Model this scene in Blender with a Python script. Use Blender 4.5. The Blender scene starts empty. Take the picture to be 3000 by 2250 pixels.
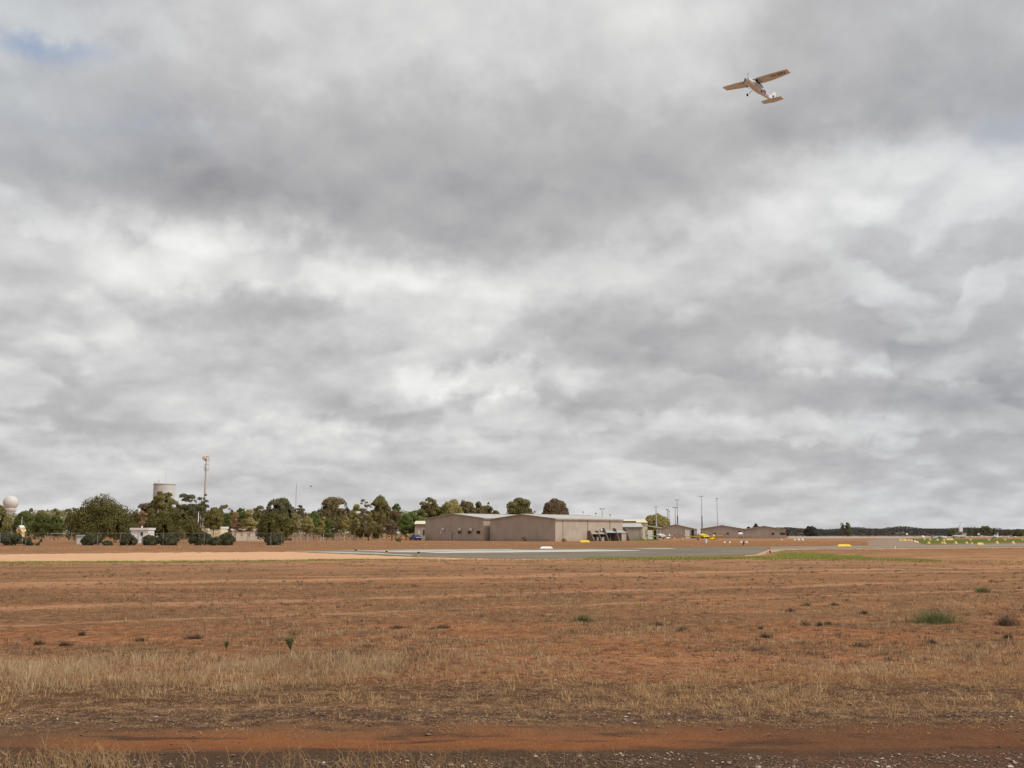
import bpy, math, random
import numpy as np
from mathutils import Vector, Matrix
random.seed(7); rng = np.random.default_rng(7)
scene = bpy.context.scene
COL = scene.collection
PI = math.pi
# ------------------------------------------------------------------ camera
F_PX = 3000.0; TH = math.atan(438/3000.0); CH = 1.7
cam_d = bpy.data.cameras.new('camera'); cam = bpy.data.objects.new('camera', cam_d); COL.objects.link(cam)
cam.location = (0, 0, CH); cam.rotation_euler = (PI/2+TH, 0, 0)
cam_d.sensor_width = 36; cam_d.lens = 36; cam_d.clip_start = .1; cam_d.clip_end = 20000
scene.camera = cam
def elev(row): return TH-math.atan((row-1125)/F_PX)
def zrow(row, Y): return CH+Y*math.tan(elev(row))          # height seen on that row at distance Y
def xat(px, Y): return (px-1500)/F_PX*Y*math.cos(TH)*1.0
def depth(row): return -CH/math.tan(elev(row))              # ground distance of a row
def gpt(px, row):
    d = (px-1500)/F_PX; v = (1125-row)/F_PX
    dy = math.cos(TH)-v*math.sin(TH); dz = math.sin(TH)+v*math.cos(TH)
    s = -CH/dz
    return (d*s, dy*s)
# ------------------------------------------------------------------ noise
def hash2(ix, iy, seed):
    n = (ix.astype(np.int64)*374761393+iy.astype(np.int64)*668265263+seed*974711) & 0xffffffff
    n = ((n ^ (n >> 13))*1274126177) & 0xffffffff
    return ((n ^ (n >> 16)) & 0xffffff)/float(0xffffff)
def vnoise(x, y, seed=0):
    x = np.asarray(x, float); y = np.asarray(y, float)
    ix = np.floor(x); iy = np.floor(y); fx = x-ix; fy = y-iy
    fx = fx*fx*(3-2*fx); fy = fy*fy*(3-2*fy)
    a = hash2(ix, iy, seed); b = hash2(ix+1, iy, seed); c = hash2(ix, iy+1, seed); d = hash2(ix+1, iy+1, seed)
    return (a*(1-fx)+b*fx)*(1-fy)+(c*(1-fx)+d*fx)*fy
def fbm(x, y, seed=0, o=3):
    s = 0; a = .5
    for k in range(o): s = s+a*vnoise(x*2**k, y*2**k, seed+k*17); a *= .5
    return s/(1-.5**o)
def hgt(x, y):
    x = np.asarray(x, float); y = np.asarray(y, float)
    f = np.clip((46-y)/16, 0, 1); f = f*f*(3-2*f)
    z = .10*(fbm(x*.22, y*.35, 1)-.5)+.045*(fbm(x*1.1, y*1.6, 5)-.5)+.022*(fbm(x*6, y*6, 9)-.5)
    tr = np.exp(-((y-8.75)/.45)**2)                 # wheel track pressed flat
    z = z*(1-.75*tr)-.02*tr
    return z*f
# ------------------------------------------------------------------ mesh builder
class MB:
    def __init__(s): s.v = []; s.f = []
    def add(s, vs, fs):
        o = len(s.v); s.v += [tuple(v) for v in vs]; s.f += [tuple(i+o for i in f) for f in fs]; return s
    def box(s, c, d, rz=0, M=None):
        x, y, z = d[0]/2, d[1]/2, d[2]/2
        vs = [Vector((a*x, b*y, e*z)) for a in (-1, 1) for b in (-1, 1) for e in (-1, 1)]
        R = Matrix.Rotation(rz, 3, 'Z') if M is None else M
        vs = [R @ v+Vector(c) for v in vs]
        return s.add(vs, [(0, 1, 3, 2), (4, 6, 7, 5), (0, 4, 5, 1), (2, 3, 7, 6), (0, 2, 6, 4), (1, 5, 7, 3)])
    def tube(s, p0, p1, r0, r1=None, n=8, caps=True):
        r1 = r0 if r1 is None else r1
        p0 = Vector(p0); p1 = Vector(p1); d = (p1-p0).normalized()
        a = d.orthogonal().normalized(); b = d.cross(a)
        vs = []
        for p, r in ((p0, r0), (p1, r1)):
            for k in range(n):
                t = 2*PI*k/n; vs.append(p+(a*math.cos(t)+b*math.sin(t))*r)
        fs = [(k, (k+1) % n, n+(k+1) % n, n+k) for k in range(n)]
        if caps: fs += [tuple(range(n-1, -1, -1)), tuple(range(n, 2*n))]
        return s.add(vs, fs)
    def path(s, pts, rs, n=6):
        for i in range(len(pts)-1): s.tube(pts[i], pts[i+1], rs[i], rs[i+1], n)
        return s
    def lathe(s, c, prof, n=24, axis='z'):
        vs = []; m = len(prof)
        for r, z in prof:
            for k in range(n):
                t = 2*PI*k/n; p = (r*math.cos(t), r*math.sin(t), z)
                if axis == 'x': p = (z, r*math.cos(t), r*math.sin(t))
                if axis == 'y': p = (r*math.cos(t), z, r*math.sin(t))
                vs.append(Vector(p)+Vector(c))
        fs = [(i*n+k, i*n+(k+1) % n, (i+1)*n+(k+1) % n, (i+1)*n+k) for i in range(m-1) for k in range(n)]
        fs += [tuple(range(n-1, -1, -1)), tuple(range((m-1)*n, m*n))]
        return s.add(vs, fs)
    def loft(s, rings):
        n = len(rings[0]); vs = [p for r in rings for p in r]; m = len(rings)
        fs = [(i*n+k, i*n+(k+1) % n, (i+1)*n+(k+1) % n, (i+1)*n+k) for i in range(m-1) for k in range(n)]
        fs += [tuple(range(n-1, -1, -1)), tuple(range((m-1)*n, m*n))]
        return s.add(vs, fs)
    def prism(s, poly, a, b):        # poly: list of 3-vectors, extruded by vector b-a
        n = len(poly); d = Vector(b)-Vector(a)
        vs = [Vector(p) for p in poly]+[Vector(p)+d for p in poly]
        fs = [tuple(range(n-1, -1, -1)), tuple(range(n, 2*n))]+[(k, (k+1) % n, n+(k+1) % n, n+k) for k in range(n)]
        return s.add(vs, fs)
    def build(s, name, mat, parent=None, smooth=False, bevel=0):
        me = bpy.data.meshes.new(name); me.from_pydata(s.v, [], s.f); me.update()
        import bmesh
        bm = bmesh.new(); bm.from_mesh(me); bmesh.ops.recalc_face_normals(bm, faces=bm.faces[:])
        if bevel: bmesh.ops.bevel(bm, geom=bm.edges[:], offset=bevel, segments=1, affect='EDGES', clamp_overlap=True)
        bm.to_mesh(me); bm.free()
        if smooth:
            me.polygons.foreach_set('use_smooth', [True]*len(me.polygons))
            try: me.set_sharp_from_angle(angle=math.radians(42))
            except Exception: pass
        me.materials.append(mat)
        o = bpy.data.objects.new(name, me); COL.objects.link(o)
        if parent is not None: o.parent = parent
        return o
def raw_mesh(name, verts, loops, starts, mat, parent=None):
    me = bpy.data.meshes.new(name); me.vertices.add(len(verts)); me.vertices.foreach_set('co', verts.astype(np.float32).ravel())
    me.loops.add(len(loops)); me.loops.foreach_set('vertex_index', loops.astype(np.int32))
    me.polygons.add(len(starts)); me.polygons.foreach_set('loop_start', starts.astype(np.int32))
    me.update(calc_edges=True); me.validate(); me.materials.append(mat)
    o = bpy.data.objects.new(name, me); COL.objects.link(o)
    if parent is not None: o.parent = parent
    return o
def thing(name, label, cat, loc=(0, 0, 0), rz=0, group=None):
    o = bpy.data.objects.new(name, None); COL.objects.link(o); o.empty_display_size = .3
    o.location = loc; o.rotation_euler = (0, 0, rz); return tag(o, label, cat, group)
def tag(o, label=None, cat=None, group=None, kind=None):
    if label: o['label'] = label
    if cat: o['category'] = cat
    if group: o['group'] = group
    if kind: o['kind'] = kind
    return o
def dup(root, loc, rz=None, label=None, scale=None):
    r = root.copy(); COL.objects.link(r); r.location = loc
    if rz is not None: r.rotation_euler = (0, 0, rz)
    if label: r['label'] = label
    if scale: r.scale = scale
    for ch in list(root.children):
        c = ch.copy(); COL.objects.link(c); c.parent = r
        for g in ch.children:
            d = g.copy(); COL.objects.link(d); d.parent = c
    return r
ORD = ['', 'first', 'second', 'third', 'fourth', 'fifth', 'sixth', 'seventh', 'eighth', 'ninth', 'tenth', 'eleventh', 'twelfth', 'thirteenth', 'fourteenth', 'fifteenth', 'sixteenth', 'seventeenth']
# ------------------------------------------------------------------ node helpers
def N(nt, typ, ins=None, **props):
    n = nt.nodes.new(typ)
    for k, v in props.items(): setattr(n, k, v)
    for k, v in (ins or {}).items():
        if isinstance(v, bpy.types.NodeSocket): nt.links.new(v, n.inputs[k])
        else: n.inputs[k].default_value = v
    return n
def M_(nt, op, a, b=0.0, c=0.0, clamp=False): return N(nt, 'ShaderNodeMath', {0: a, 1: b, 2: c}, operation=op, use_clamp=clamp).outputs[0]
def mixc(nt, f, a, b, mode='MIX'):
    n = nt.nodes.new('ShaderNodeMix'); n.data_type = 'RGBA'; n.blend_type = mode; n.clamp_factor = True
    for k, v in ((0, f), (6, a), (7, b)):
        if isinstance(v, bpy.types.NodeSocket): nt.links.new(v, n.inputs[k])
        else: n.inputs[k].default_value = (*v, 1) if isinstance(v, tuple) and len(v) == 3 else v
    return n.outputs[2]
def noise(nt, vec, scale, detail=3, rough=.55, dist=0, out='Fac'):
    return N(nt, 'ShaderNodeTexNoise', {'Vector': vec, 'Scale': scale, 'Detail': detail, 'Roughness': rough, 'Distortion': dist}).outputs[out]
def mrange(nt, v, a, b, c=0., d=1., smooth=True):
    n = N(nt, 'ShaderNodeMapRange', {0: v, 1: a, 2: b, 3: c, 4: d}); n.interpolation_type = 'SMOOTHSTEP' if smooth else 'LINEAR'; return n.outputs[0]
def ramp(nt, f, stops, interp='LINEAR'):
    n = nt.nodes.new('ShaderNodeValToRGB'); nt.links.new(f, n.inputs[0]); cr = n.color_ramp; cr.interpolation = interp
    stops = sorted(stops)
    while len(cr.elements) < len(stops): cr.elements.new(.5)
    for e, (p, c) in zip(cr.elements, stops): e.position = p; e.color = (*c, 1)
    return n.outputs[0]
def newmat(name):
    m = bpy.data.materials.new(name); m.use_nodes = True; nt = m.node_tree
    return m, nt, nt.nodes['Principled BSDF']
def paint(name, col, rough=.5, var=.12, scale=3., metal=0., bump=0., dirt=None):
    m, nt, b = newmat(name)
    tc = N(nt, 'ShaderNodeTexCoord').outputs['Object']
    n = noise(nt, tc, scale, 5, .6)
    dark = tuple(c*(1-var*2) for c in col) if dirt is None else dirt
    c = mixc(nt, mrange(nt, n, .38, .75), col, dark)
    nt.links.new(c, b.inputs['Base Color']); b.inputs['Roughness'].default_value = rough; b.inputs['Metallic'].default_value = metal
    if bump:
        bn = N(nt, 'ShaderNodeBump', {'Height': noise(nt, tc, scale*6, 3), 'Strength': bump, 'Distance': .01}); nt.links.new(bn.outputs[0], b.inputs['Normal'])
    return m
def glassy(name, col=(.02, .025, .03)):
    m, nt, b = newmat(name); b.inputs['Base Color'].default_value = (*col, 1); b.inputs['Roughness'].default_value = .08; return m
def sheeting(name, col, axis, pitch=.3, rough=.45):            # ribbed steel cladding; axis = local coordinate across the ribs
    m, nt, b = newmat(name)
    tc = N(nt, 'ShaderNodeTexCoord').outputs['Object']; sp = N(nt, 'ShaderNodeSeparateXYZ', {0: tc})
    x = M_(nt, 'ADD', sp.outputs[0], sp.outputs[1]) if axis == 'xy' else sp.outputs['XYZ'.index(axis.upper())]
    w = M_(nt, 'SINE', M_(nt, 'MULTIPLY', x, 2*PI/pitch))
    pan = M_(nt, 'FLOOR', M_(nt, 'MULTIPLY', x, 1/1.6))
    pn = N(nt, 'ShaderNodeTexWhiteNoise', {'W': pan}, noise_dimensions='1D').outputs[0]
    n = noise(nt, tc, .5, 5, .6)
    sv = N(nt, 'ShaderNodeVectorMath', {0: tc, 1: (2.2, 2.2, .12)}, operation='MULTIPLY').outputs[0]
    st = noise(nt, sv, 1.3, 4, .6)
    c = mixc(nt, mrange(nt, n, .35, .75), col, tuple(k*.80 for k in col))
    c = mixc(nt, M_(nt, 'MULTIPLY', pn, .22), c, tuple(k*.72 for k in col))
    c = mixc(nt, M_(nt, 'MULTIPLY', mrange(nt, st, .5, .75), .35), c, tuple(k*.62 for k in col))
    lowz = mrange(nt, sp.outputs[2], 1.0, 0.0)
    c = mixc(nt, M_(nt, 'MULTIPLY', M_(nt, 'MULTIPLY', lowz, n), .7), c, (.33, .17, .10))   # red dust kicked up on the foot of the wall
    nt.links.new(c, b.inputs['Base Color']); b.inputs['Roughness'].default_value = rough
    bn = N(nt, 'ShaderNodeBump', {'Height': w, 'Strength': .5, 'Distance': .025}); nt.links.new(bn.outputs[0], b.inputs['Normal'])
    return m
def leafmat(name, col, col2=None, trans=.25):
    m, nt, b = newmat(name)
    pos = N(nt, 'ShaderNodeNewGeometry'); tc = N(nt, 'ShaderNodeTexCoord').outputs['Object']
    n = noise(nt, tc, .55, 3, .6)
    col2 = col2 or (col[0]*1.7, col[1]*1.55, col[2]*1.3)
    c = mixc(nt, mrange(nt, n, .4, .65), tuple(k*.72 for k in col), col)
    c = mixc(nt, M_(nt, 'MULTIPLY', M_(nt, 'POWER', pos.outputs['Random Per Island'], 2.), .5), c, col2)
    nt.links.new(c, b.inputs['Base Color']); b.inputs['Roughness'].default_value = .6
    b.inputs['Specular IOR Level'].default_value = .25
    tr = N(nt, 'ShaderNodeBsdfTranslucent'); nt.links.new(c, tr.inputs[0])
    mx = N(nt, 'ShaderNodeMixShader', {0: trans, 1: b.outputs[0], 2: tr.outputs[0]})
    nt.links.new(mx.outputs[0], nt.nodes['Material Output'].inputs[0])
    return m
# ------------------------------------------------------------------ light
SUN_AZ = math.radians(119); SUN_EL = math.radians(48)            # azimuth clockwise from +Y
sd = Vector((math.sin(SUN_AZ)*math.cos(SUN_EL), math.cos(SUN_AZ)*math.cos(SUN_EL), math.sin(SUN_EL)))
ld = bpy.data.lights.new('sun', 'SUN'); ld.energy = 2.1; ld.angle = math.radians(11); ld.color = (1, .95, .88)
lo = bpy.data.objects.new('sun', ld); COL.objects.link(lo); lo.rotation_euler = (-sd).to_track_quat('-Z', 'Y').to_euler(); lo.location = (0, 0, 300)
# ------------------------------------------------------------------ sky
world = bpy.data.worlds.new('World'); scene.world = world; world.use_nodes = True
nt = world.node_tree; nt.nodes.clear()
out = N(nt, 'ShaderNodeOutputWorld')
sky = N(nt, 'ShaderNodeTexSky', sky_type='NISHITA', sun_disc=False, sun_elevation=SUN_EL, sun_rotation=SUN_AZ)
dirv = N(nt, 'ShaderNodeTexCoord').outputs['Generated']
sp = N(nt, 'ShaderNodeSeparateXYZ', {0: dirv}); X, Y, Z = sp.outputs
az = M_(nt, 'ARCTAN2', X, Y); el = M_(nt, 'ARCSINE', Z)
zc = M_(nt, 'ADD', M_(nt, 'MAXIMUM', Z, 0.), .235)
cp = N(nt, 'ShaderNodeCombineXYZ', {0: M_(nt, 'DIVIDE', X, zc), 1: M_(nt, 'DIVIDE', Y, zc), 2: 0.}).outputs[0]   # point on the cloud deck
nz = N(nt, 'ShaderNodeTexNoise', {'Vector': dirv, 'Scale': 5.5, 'Detail': 5, 'Roughness': .58}); nz2 = N(nt, 'ShaderNodeTexNoise', {'Vector': dirv, 'Scale': 16., 'Detail': 4, 'Roughness': .6})
w1 = N(nt, 'ShaderNodeVectorMath', {0: nz.outputs['Color'], 1: (.5, .5, .5)}, operation='SUBTRACT').outputs[0]
w2 = N(nt, 'ShaderNodeVectorMath', {0: nz2.outputs['Color'], 1: (.5, .5, .5)}, operation='SUBTRACT').outputs[0]
ae = N(nt, 'ShaderNodeCombineXYZ', {0: az, 1: el, 2: 0.}).outputs[0]
w1 = N(nt, 'ShaderNodeVectorMath', {0: w1, 1: (.17, .085, 0)}, operation='MULTIPLY').outputs[0]
w2 = N(nt, 'ShaderNodeVectorMath', {0: w2, 1: (.055, .03, 0)}, operation='MULTIPLY').outputs[0]
nz3 = N(nt, 'ShaderNodeTexNoise', {'Vector': dirv, 'Scale': 45., 'Detail': 4, 'Roughness': .6})
w3 = N(nt, 'ShaderNodeVectorMath', {0: nz3.outputs['Color'], 1: (.5, .5, .5)}, operation='SUBTRACT').outputs[0]
w3 = N(nt, 'ShaderNodeVectorMath', {0: w3, 1: (.030, .022, 0)}, operation='MULTIPLY').outputs[0]
wa = N(nt, 'ShaderNodeVectorMath', {0: ae, 1: w1}, operation='ADD').outputs[0]
wa = N(nt, 'ShaderNodeVectorMath', {0: wa, 1: w2}, operation='ADD').outputs[0]
wa = N(nt, 'ShaderNodeVectorMath', {0: wa, 1: w3}, operation='ADD').outputs[0]
def azel(px, row):
    d = (px-1500)/F_PX; v = (1125-row)/F_PX
    y = math.cos(TH)-v*math.sin(TH); z = math.sin(TH)+v*math.cos(TH); l = math.sqrt(d*d+y*y+z*z)
    return math.atan2(d, y), math.asin(z/l)
def blob(px, row, rx, ry, amp, acc, hard=0.):
    px *= 1.356; row *= 1.356; rx *= 1.356; ry *= 1.356
    a, e = azel(px, row)
    s = N(nt, 'ShaderNodeVectorMath', {0: wa, 1: (a, e, 0)}, operation='SUBTRACT').outputs[0]
    s = N(nt, 'ShaderNodeVectorMath', {0: s, 1: (F_PX/rx*.95, F_PX/ry, 0)}, operation='MULTIPLY').outputs[0]
    L = N(nt, 'ShaderNodeVectorMath', {0: s}, operation='LENGTH').outputs['Value']
    g = mrange(nt, L, 1.2, hard, 0., amp*(.88 if amp < 0 else .92))
    return M_(nt, 'ADD', acc, g) if acc is not None else g
BL = [(900, 430, 760, 190, -.19), (700, 330, 560, 190, -.07), (1330, 330, 430, 190, -.07), (250, 330, 380, 200, -.10), (60, 200, 260, 260, -.06),
      (1150, 40, 600, 170, .10), (1980, 90, 480, 210, -.17), (1790, 262, 270, 85, -.12), (1960, 430, 420, 150, .10), (1480, 150, 220, 160, .06),
      (620, 575, 480, 90, .20, .2), (350, 560, 220, 90, .10), (880, 640, 260, 80, .16, .2), (130, 600, 330, 120, .08), (570, 665, 190, 62, -.20, .1),
      (860, 720, 230, 65, .15), (1200, 600, 260, 80, .10), (1320, 720, 340, 80, -.12), (1500, 790, 270, 66, -.19, .2), (1130, 730, 240, 42, -.10, .2), (1650, 640, 240, 70, -.06),
      (1700, 755, 110, 50, .17, .2), (905, 820, 88, 38, .16, .45), (1035, 810, 84, 38, .20, .5), (1000, 893, 520, 40, -.13, .1), (1830, 850, 520, 55, -.17), (2180, 870, 230, 120, -.17), (2212, 560, 90, 300, -.06), (2100, 720, 260, 60, -.07),
      (1980, 690, 260, 75, -.08), (1400, 500, 300, 90, .07), (1850, 550, 300, 70, -.06), (80, 875, 260, 50, -.11), (460, 790, 330, 40, -.08), (250, 760, 260, 60, .05), (620, 935, 330, 26, .11, .2), (200, 965, 260, 16, .06),
      (1600, 925, 420, 40, .06), (2000, 1010, 520, 70, -.12), (300, 1010, 500, 32, -.05), (1050, 985, 500, 30, .05), (200, 905, 320, 26, -.06), (1750, 975, 420, 22, -.06), (1180, 940, 320, 20, -.05),
      (150, 680, 260, 50, -.07), (1350, 880, 180, 30, -.06), (2050, 780, 200, 30, .07)]
acc = None
for b in BL: acc = blob(*b[:5], acc, *(b[5:] or (.3,)))
front = mrange(nt, Y, .35, .7)
acc = M_(nt, 'MULTIPLY', acc, front)
cq = N(nt, 'ShaderNodeVectorMath', {0: cp, 1: N(nt, 'ShaderNodeVectorMath', {0: dirv, 1: (0, 0, 0)}, operation='ADD').outputs[0]}, operation='ADD').outputs[0]
cs = N(nt, 'ShaderNodeVectorMath', {0: cq, 'Scale': .965}, operation='SCALE').outputs[0]          # a step up and towards us on the deck
cn = noise(nt, cq, .8, 7, .56, .3); cn2 = noise(nt, cq, 2.3, 6, .52, .1); cn2s = noise(nt, cs, 2.3, 6, .52, .1)
cn3 = noise(nt, cq, 7., 5, .55, .1); cn3s = noise(nt, cs, 7., 5, .55, .1)
acc = M_(nt, 'ADD', acc, M_(nt, 'MULTIPLY', M_(nt, 'SUBTRACT', cn, .5), .24))
acc = M_(nt, 'ADD', acc, M_(nt, 'MULTIPLY', M_(nt, 'SUBTRACT', mrange(nt, cn2, .36, .66), .5), -.075))
relief = M_(nt, 'ADD', M_(nt, 'MULTIPLY', M_(nt, 'SUBTRACT', cn2, cn2s), .62), M_(nt, 'MULTIPLY', M_(nt, 'SUBTRACT', cn3, cn3s), .16))   # tops of the heaps catch light, their bases are grey
acc = M_(nt, 'ADD', acc, M_(nt, 'MINIMUM', M_(nt, 'MAXIMUM', relief, -.10), .16))
def puff(vec, sc): return N(nt, 'ShaderNodeTexVoronoi', {'Vector': vec, 'Scale': sc, 'Detail': 2., 'Roughness': .5, 'Lacunarity': 2.1, 'Smoothness': .55}, feature='SMOOTH_F1', voronoi_dimensions='2D').outputs['Distance']
pw = N(nt, 'ShaderNodeVectorMath', {0: w1, 'Scale': 1.6}, operation='SCALE').outputs[0]
pv = N(nt, 'ShaderNodeVectorMath', {0: cq, 1: pw}, operation='ADD').outputs[0]; pw3 = N(nt, 'ShaderNodeVectorMath', {0: w3, 'Scale': 3.}, operation='SCALE').outputs[0]
pv = N(nt, 'ShaderNodeVectorMath', {0: pv, 1: pw3}, operation='ADD').outputs[0]
ps_ = N(nt, 'ShaderNodeVectorMath', {0: pv, 'Scale': .95}, operation='SCALE').outputs[0]
pf = M_(nt, 'SUBTRACT', puff(ps_, 2.1), puff(pv, 2.1))                 # rounded heaps: bright shoulders, flat grey feet
pmask = M_(nt, 'MULTIPLY', mrange(nt, noise(nt, cq, 1.3, 3), .40, .60, .25, 1.), M_(nt, 'MULTIPLY', mrange(nt, Z, .45, .12, .25, 1.), mrange(nt, Z, .0, .13, .22, 1.)))
acc = M_(nt, 'ADD', acc, M_(nt, 'MULTIPLY', M_(nt, 'MINIMUM', M_(nt, 'MAXIMUM', M_(nt, 'MULTIPLY', pf, .75), -.07), .11), pmask))
back = mrange(nt, M_(nt, 'ADD', Y, M_(nt, 'MULTIPLY', X, .75)), .15, -.75, 0., -.24)  # unseen sky behind and to the left, dimmed so the gables get less light
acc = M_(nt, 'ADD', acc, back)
sdn = N(nt, 'ShaderNodeVectorMath', {0: dirv, 1: tuple(sd)}, operation='DOT_PRODUCT').outputs['Value']
acc = M_(nt, 'ADD', acc, mrange(nt, sdn, .35, 1., 0., .5))         # the cloud in front of the sun glows
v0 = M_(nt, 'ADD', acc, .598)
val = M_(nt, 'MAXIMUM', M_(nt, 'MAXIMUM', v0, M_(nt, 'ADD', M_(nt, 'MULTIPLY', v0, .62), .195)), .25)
tint = ramp(nt, val, [(.30, (.96, .965, 1.02)), (.48, (1.0, .985, .997)), (.62, (1.0, .992, .994)), (.85, (1.0, .995, .975))])
cool = M_(nt, 'ADD', mrange(nt, az, .12, .5, 0., .5), M_(nt, 'MULTIPLY', mrange(nt, az, -.25, -.5), mrange(nt, el, .2, .42)))
tint = mixc(nt, M_(nt, 'MULTIPLY', cool, .6), tint, (.92, 1.0, 1.06), 'MULTIPLY')
cl = N(nt, 'ShaderNodeVectorMath', {0: tint, 'Scale': val}, operation='SCALE').outputs[0]
hole = blob(55, 76, 80, 34, .55, None, 0.); hole = blob(150, 105, 95, 36, .36, hole, 0.); hole = blob(2145, 285, 110, 55, .22, hole, 0.); hole = blob(300, 290, 300, 70, .12, hole, 0.)
hole = M_(nt, 'MULTIPLY', hole, front)
skc = N(nt, 'ShaderNodeVectorMath', {0: sky.outputs[0], 'Scale': .14}, operation='SCALE').outputs[0]
fin = mixc(nt, hole, cl, skc)
below = mrange(nt, Z, -.02, -.004)
fin = mixc(nt, below, (.20, .12, .08), fin)
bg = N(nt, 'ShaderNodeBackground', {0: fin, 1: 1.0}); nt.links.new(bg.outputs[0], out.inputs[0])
world.cycles.sampling_method = 'MANUAL'; world.cycles.sample_map_resolution = 512
scene.view_settings.view_transform = 'Standard'; scene.view_settings.look = 'None'; scene.view_settings.exposure = 0; scene.view_settings.gamma = 1
# ------------------------------------------------------------------ ground
TRACKS = [(*gpt(0, 1716), *gpt(1000, 1697), 1.7), (*gpt(1000, 1697), *gpt(1900, 1686), 1.3), (*gpt(1500, 1741), *gpt(2900, 1700), .9), (*gpt(0, 1700), *gpt(1000, 1688), .6), (*gpt(1500, 1779), *gpt(2400, 1748), .4)]
def ground_material():
    m, nt, b = newmat('red_earth')
    g = N(nt, 'ShaderNodeNewGeometry').outputs['Position']; sp = N(nt, 'ShaderNodeSeparateXYZ', {0: g}); X, Y, Z = sp.outputs
    n1 = noise(nt, g, .10, 4); n2 = noise(nt, g, .9, 4); n3 = noise(nt, g, 5., 5, .65); n4 = noise(nt, g, 34., 5, .7); n5 = noise(nt, g, .28, 5, .6)
    wob = M_(nt, 'ADD', M_(nt, 'MULTIPLY', M_(nt, 'SUBTRACT', n1, .5), .16), M_(nt, 'MULTIPLY', M_(nt, 'SUBTRACT', n2, .5), .07))
    Yw = M_(nt, 'MULTIPLY', M_(nt, 'MAXIMUM', Y, 3.), M_(nt, 'ADD', wob, 1.))
    Yw = M_(nt, 'SUBTRACT', Yw, M_(nt, 'MULTIPLY', X, .035))
    t = M_(nt, 'DIVIDE', 7.85, Yw, clamp=True)
    R = lambda r: (r-1563)/687.
    dk = (.115, .073, .051); br = (.27, .135, .078); rd = (.36, .150, .068); og = (.32, .138, .066); gy = (.165, .094, .056)
    c = ramp(nt, t, [(0, (.34, .19, .115)), (R(1581), (.44, .25, .14)), (R(1590), (.29, .155, .088)), (R(1600), (.255, .143, .085)), (R(1612), (.30, .17, .10)), (R(1636), (.46, .28, .165)), (R(1655), (.40, .24, .145)), (R(1676), (.30, .175, .105)),
                     (R(1697), (.30, .165, .092)), (R(1710), (.36, .20, .115)), (R(1720), (.30, .155, .088)), (R(1745), (.24, .13, .076)), (R(1780), (.30, .15, .08)), (R(1812), (.235, .128, .075)), (R(1845), (.31, .14, .07)),
                     (R(1925), (.32, .14, .068)), (R(1975), (.30, .145, .078)), (R(1992), (.30, .13, .066)), (R(2012), gy), (R(2060), (.142, .082, .052)), (R(2080), (.24, .14, .085)), (R(2105), dk), (R(2122), (.165, .10, .066)), (R(2146), (.25, .13, .072)), (R(2170), og), (R(2186), (.29, .125, .06)), (R(2197), (.22, .11, .06)), (R(2207), (.11, .073, .051)), (1, (.105, .072, .052))])
    # broad streaks left by slashing and by old wheel tracks
    sv = N(nt, 'ShaderNodeVectorMath', {0: g, 1: (.07, .55, 0)}, operation='MULTIPLY').outputs[0]
    st = noise(nt, sv, 1., 5, .62, .3)
    far = mrange(nt, t, .62, .52)
    c = mixc(nt, M_(nt, 'MULTIPLY', M_(nt, 'MULTIPLY', mrange(nt, st, .50, .66), far), .8), c, (.46, .22, .12))
    c = mixc(nt, M_(nt, 'MULTIPLY', M_(nt, 'MULTIPLY', mrange(nt, st, .50, .34), far), .7), c, (.205, .115, .068))
    for (xa, ya, xb, yb, ww) in TRACKS:
        sl = (yb-ya)/(xb-xa); line = M_(nt, 'ADD', M_(nt, 'MULTIPLY', X, sl), ya-sl*xa)
        dd = M_(nt, 'ABSOLUTE', M_(nt, 'SUBTRACT', M_(nt, 'ADD', Y, M_(nt, 'MULTIPLY', M_(nt, 'SUBTRACT', n2, .5), ww*1.6)), line))
        c = mixc(nt, M_(nt, 'MULTIPLY', mrange(nt, dd, ww, ww*.35), M_(nt, 'ADD', M_(nt, 'MULTIPLY', n5, 1.1), .15)), c, (.54, .31, .185))
    # right of the track the orange fades to brown
    rt = M_(nt, 'MULTIPLY', mrange(nt, M_(nt, 'ADD', X, M_(nt, 'MULTIPLY', n2, 1.5)), 1.6, 3.2), mrange(nt, t, .78, .84))
    c = mixc(nt, M_(nt, 'MULTIPLY', rt, .75), c, (.17, .088, .056))
    lf = M_(nt, 'MULTIPLY', mrange(nt, M_(nt, 'ADD', X, M_(nt, 'MULTIPLY', n2, 1.)), -2.6, -3.8), mrange(nt, t, .76, .82))
    c = mixc(nt, M_(nt, 'MULTIPLY', lf, .6), c, (.16, .10, .066))
    # bare patches of redder and browner dirt
    mid = mrange(nt, t, .62, .5)
    c = mixc(nt, M_(nt, 'MULTIPLY', mrange(nt, n5, .47, .60), M_(nt, 'MULTIPLY', mid, .7)), c, (.20, .115, .068))
    c = mixc(nt, M_(nt, 'MULTIPLY', mrange(nt, n2, .54, .68), M_(nt, 'MULTIPLY', mid, .6)), c, (.42, .175, .085))
    n6 = noise(nt, N(nt, 'ShaderNodeVectorMath', {0: g, 1: (.8, 3.2, 0)}, operation='MULTIPLY').outputs[0], 1., 5, .65)
    c = mixc(nt, M_(nt, 'MULTIPLY', mrange(nt, n6, .50, .64), mrange(nt, t, .70, .78)), c, (.12, .074, .052))
    # straw litter and dark crumbs
    lit = mrange(nt, M_(nt, 'ADD', M_(nt, 'MULTIPLY', n3, .55), M_(nt, 'MULTIPLY', n4, .5)), .515, .62)
    notrack = M_(nt, 'SUBTRACT', 1., M_(nt, 'MULTIPLY', mrange(nt, t, .80, .85), .85))
    c = mixc(nt, M_(nt, 'MULTIPLY', M_(nt, 'MULTIPLY', lit, notrack), .50), c, (.50, .345, .195))
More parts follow.
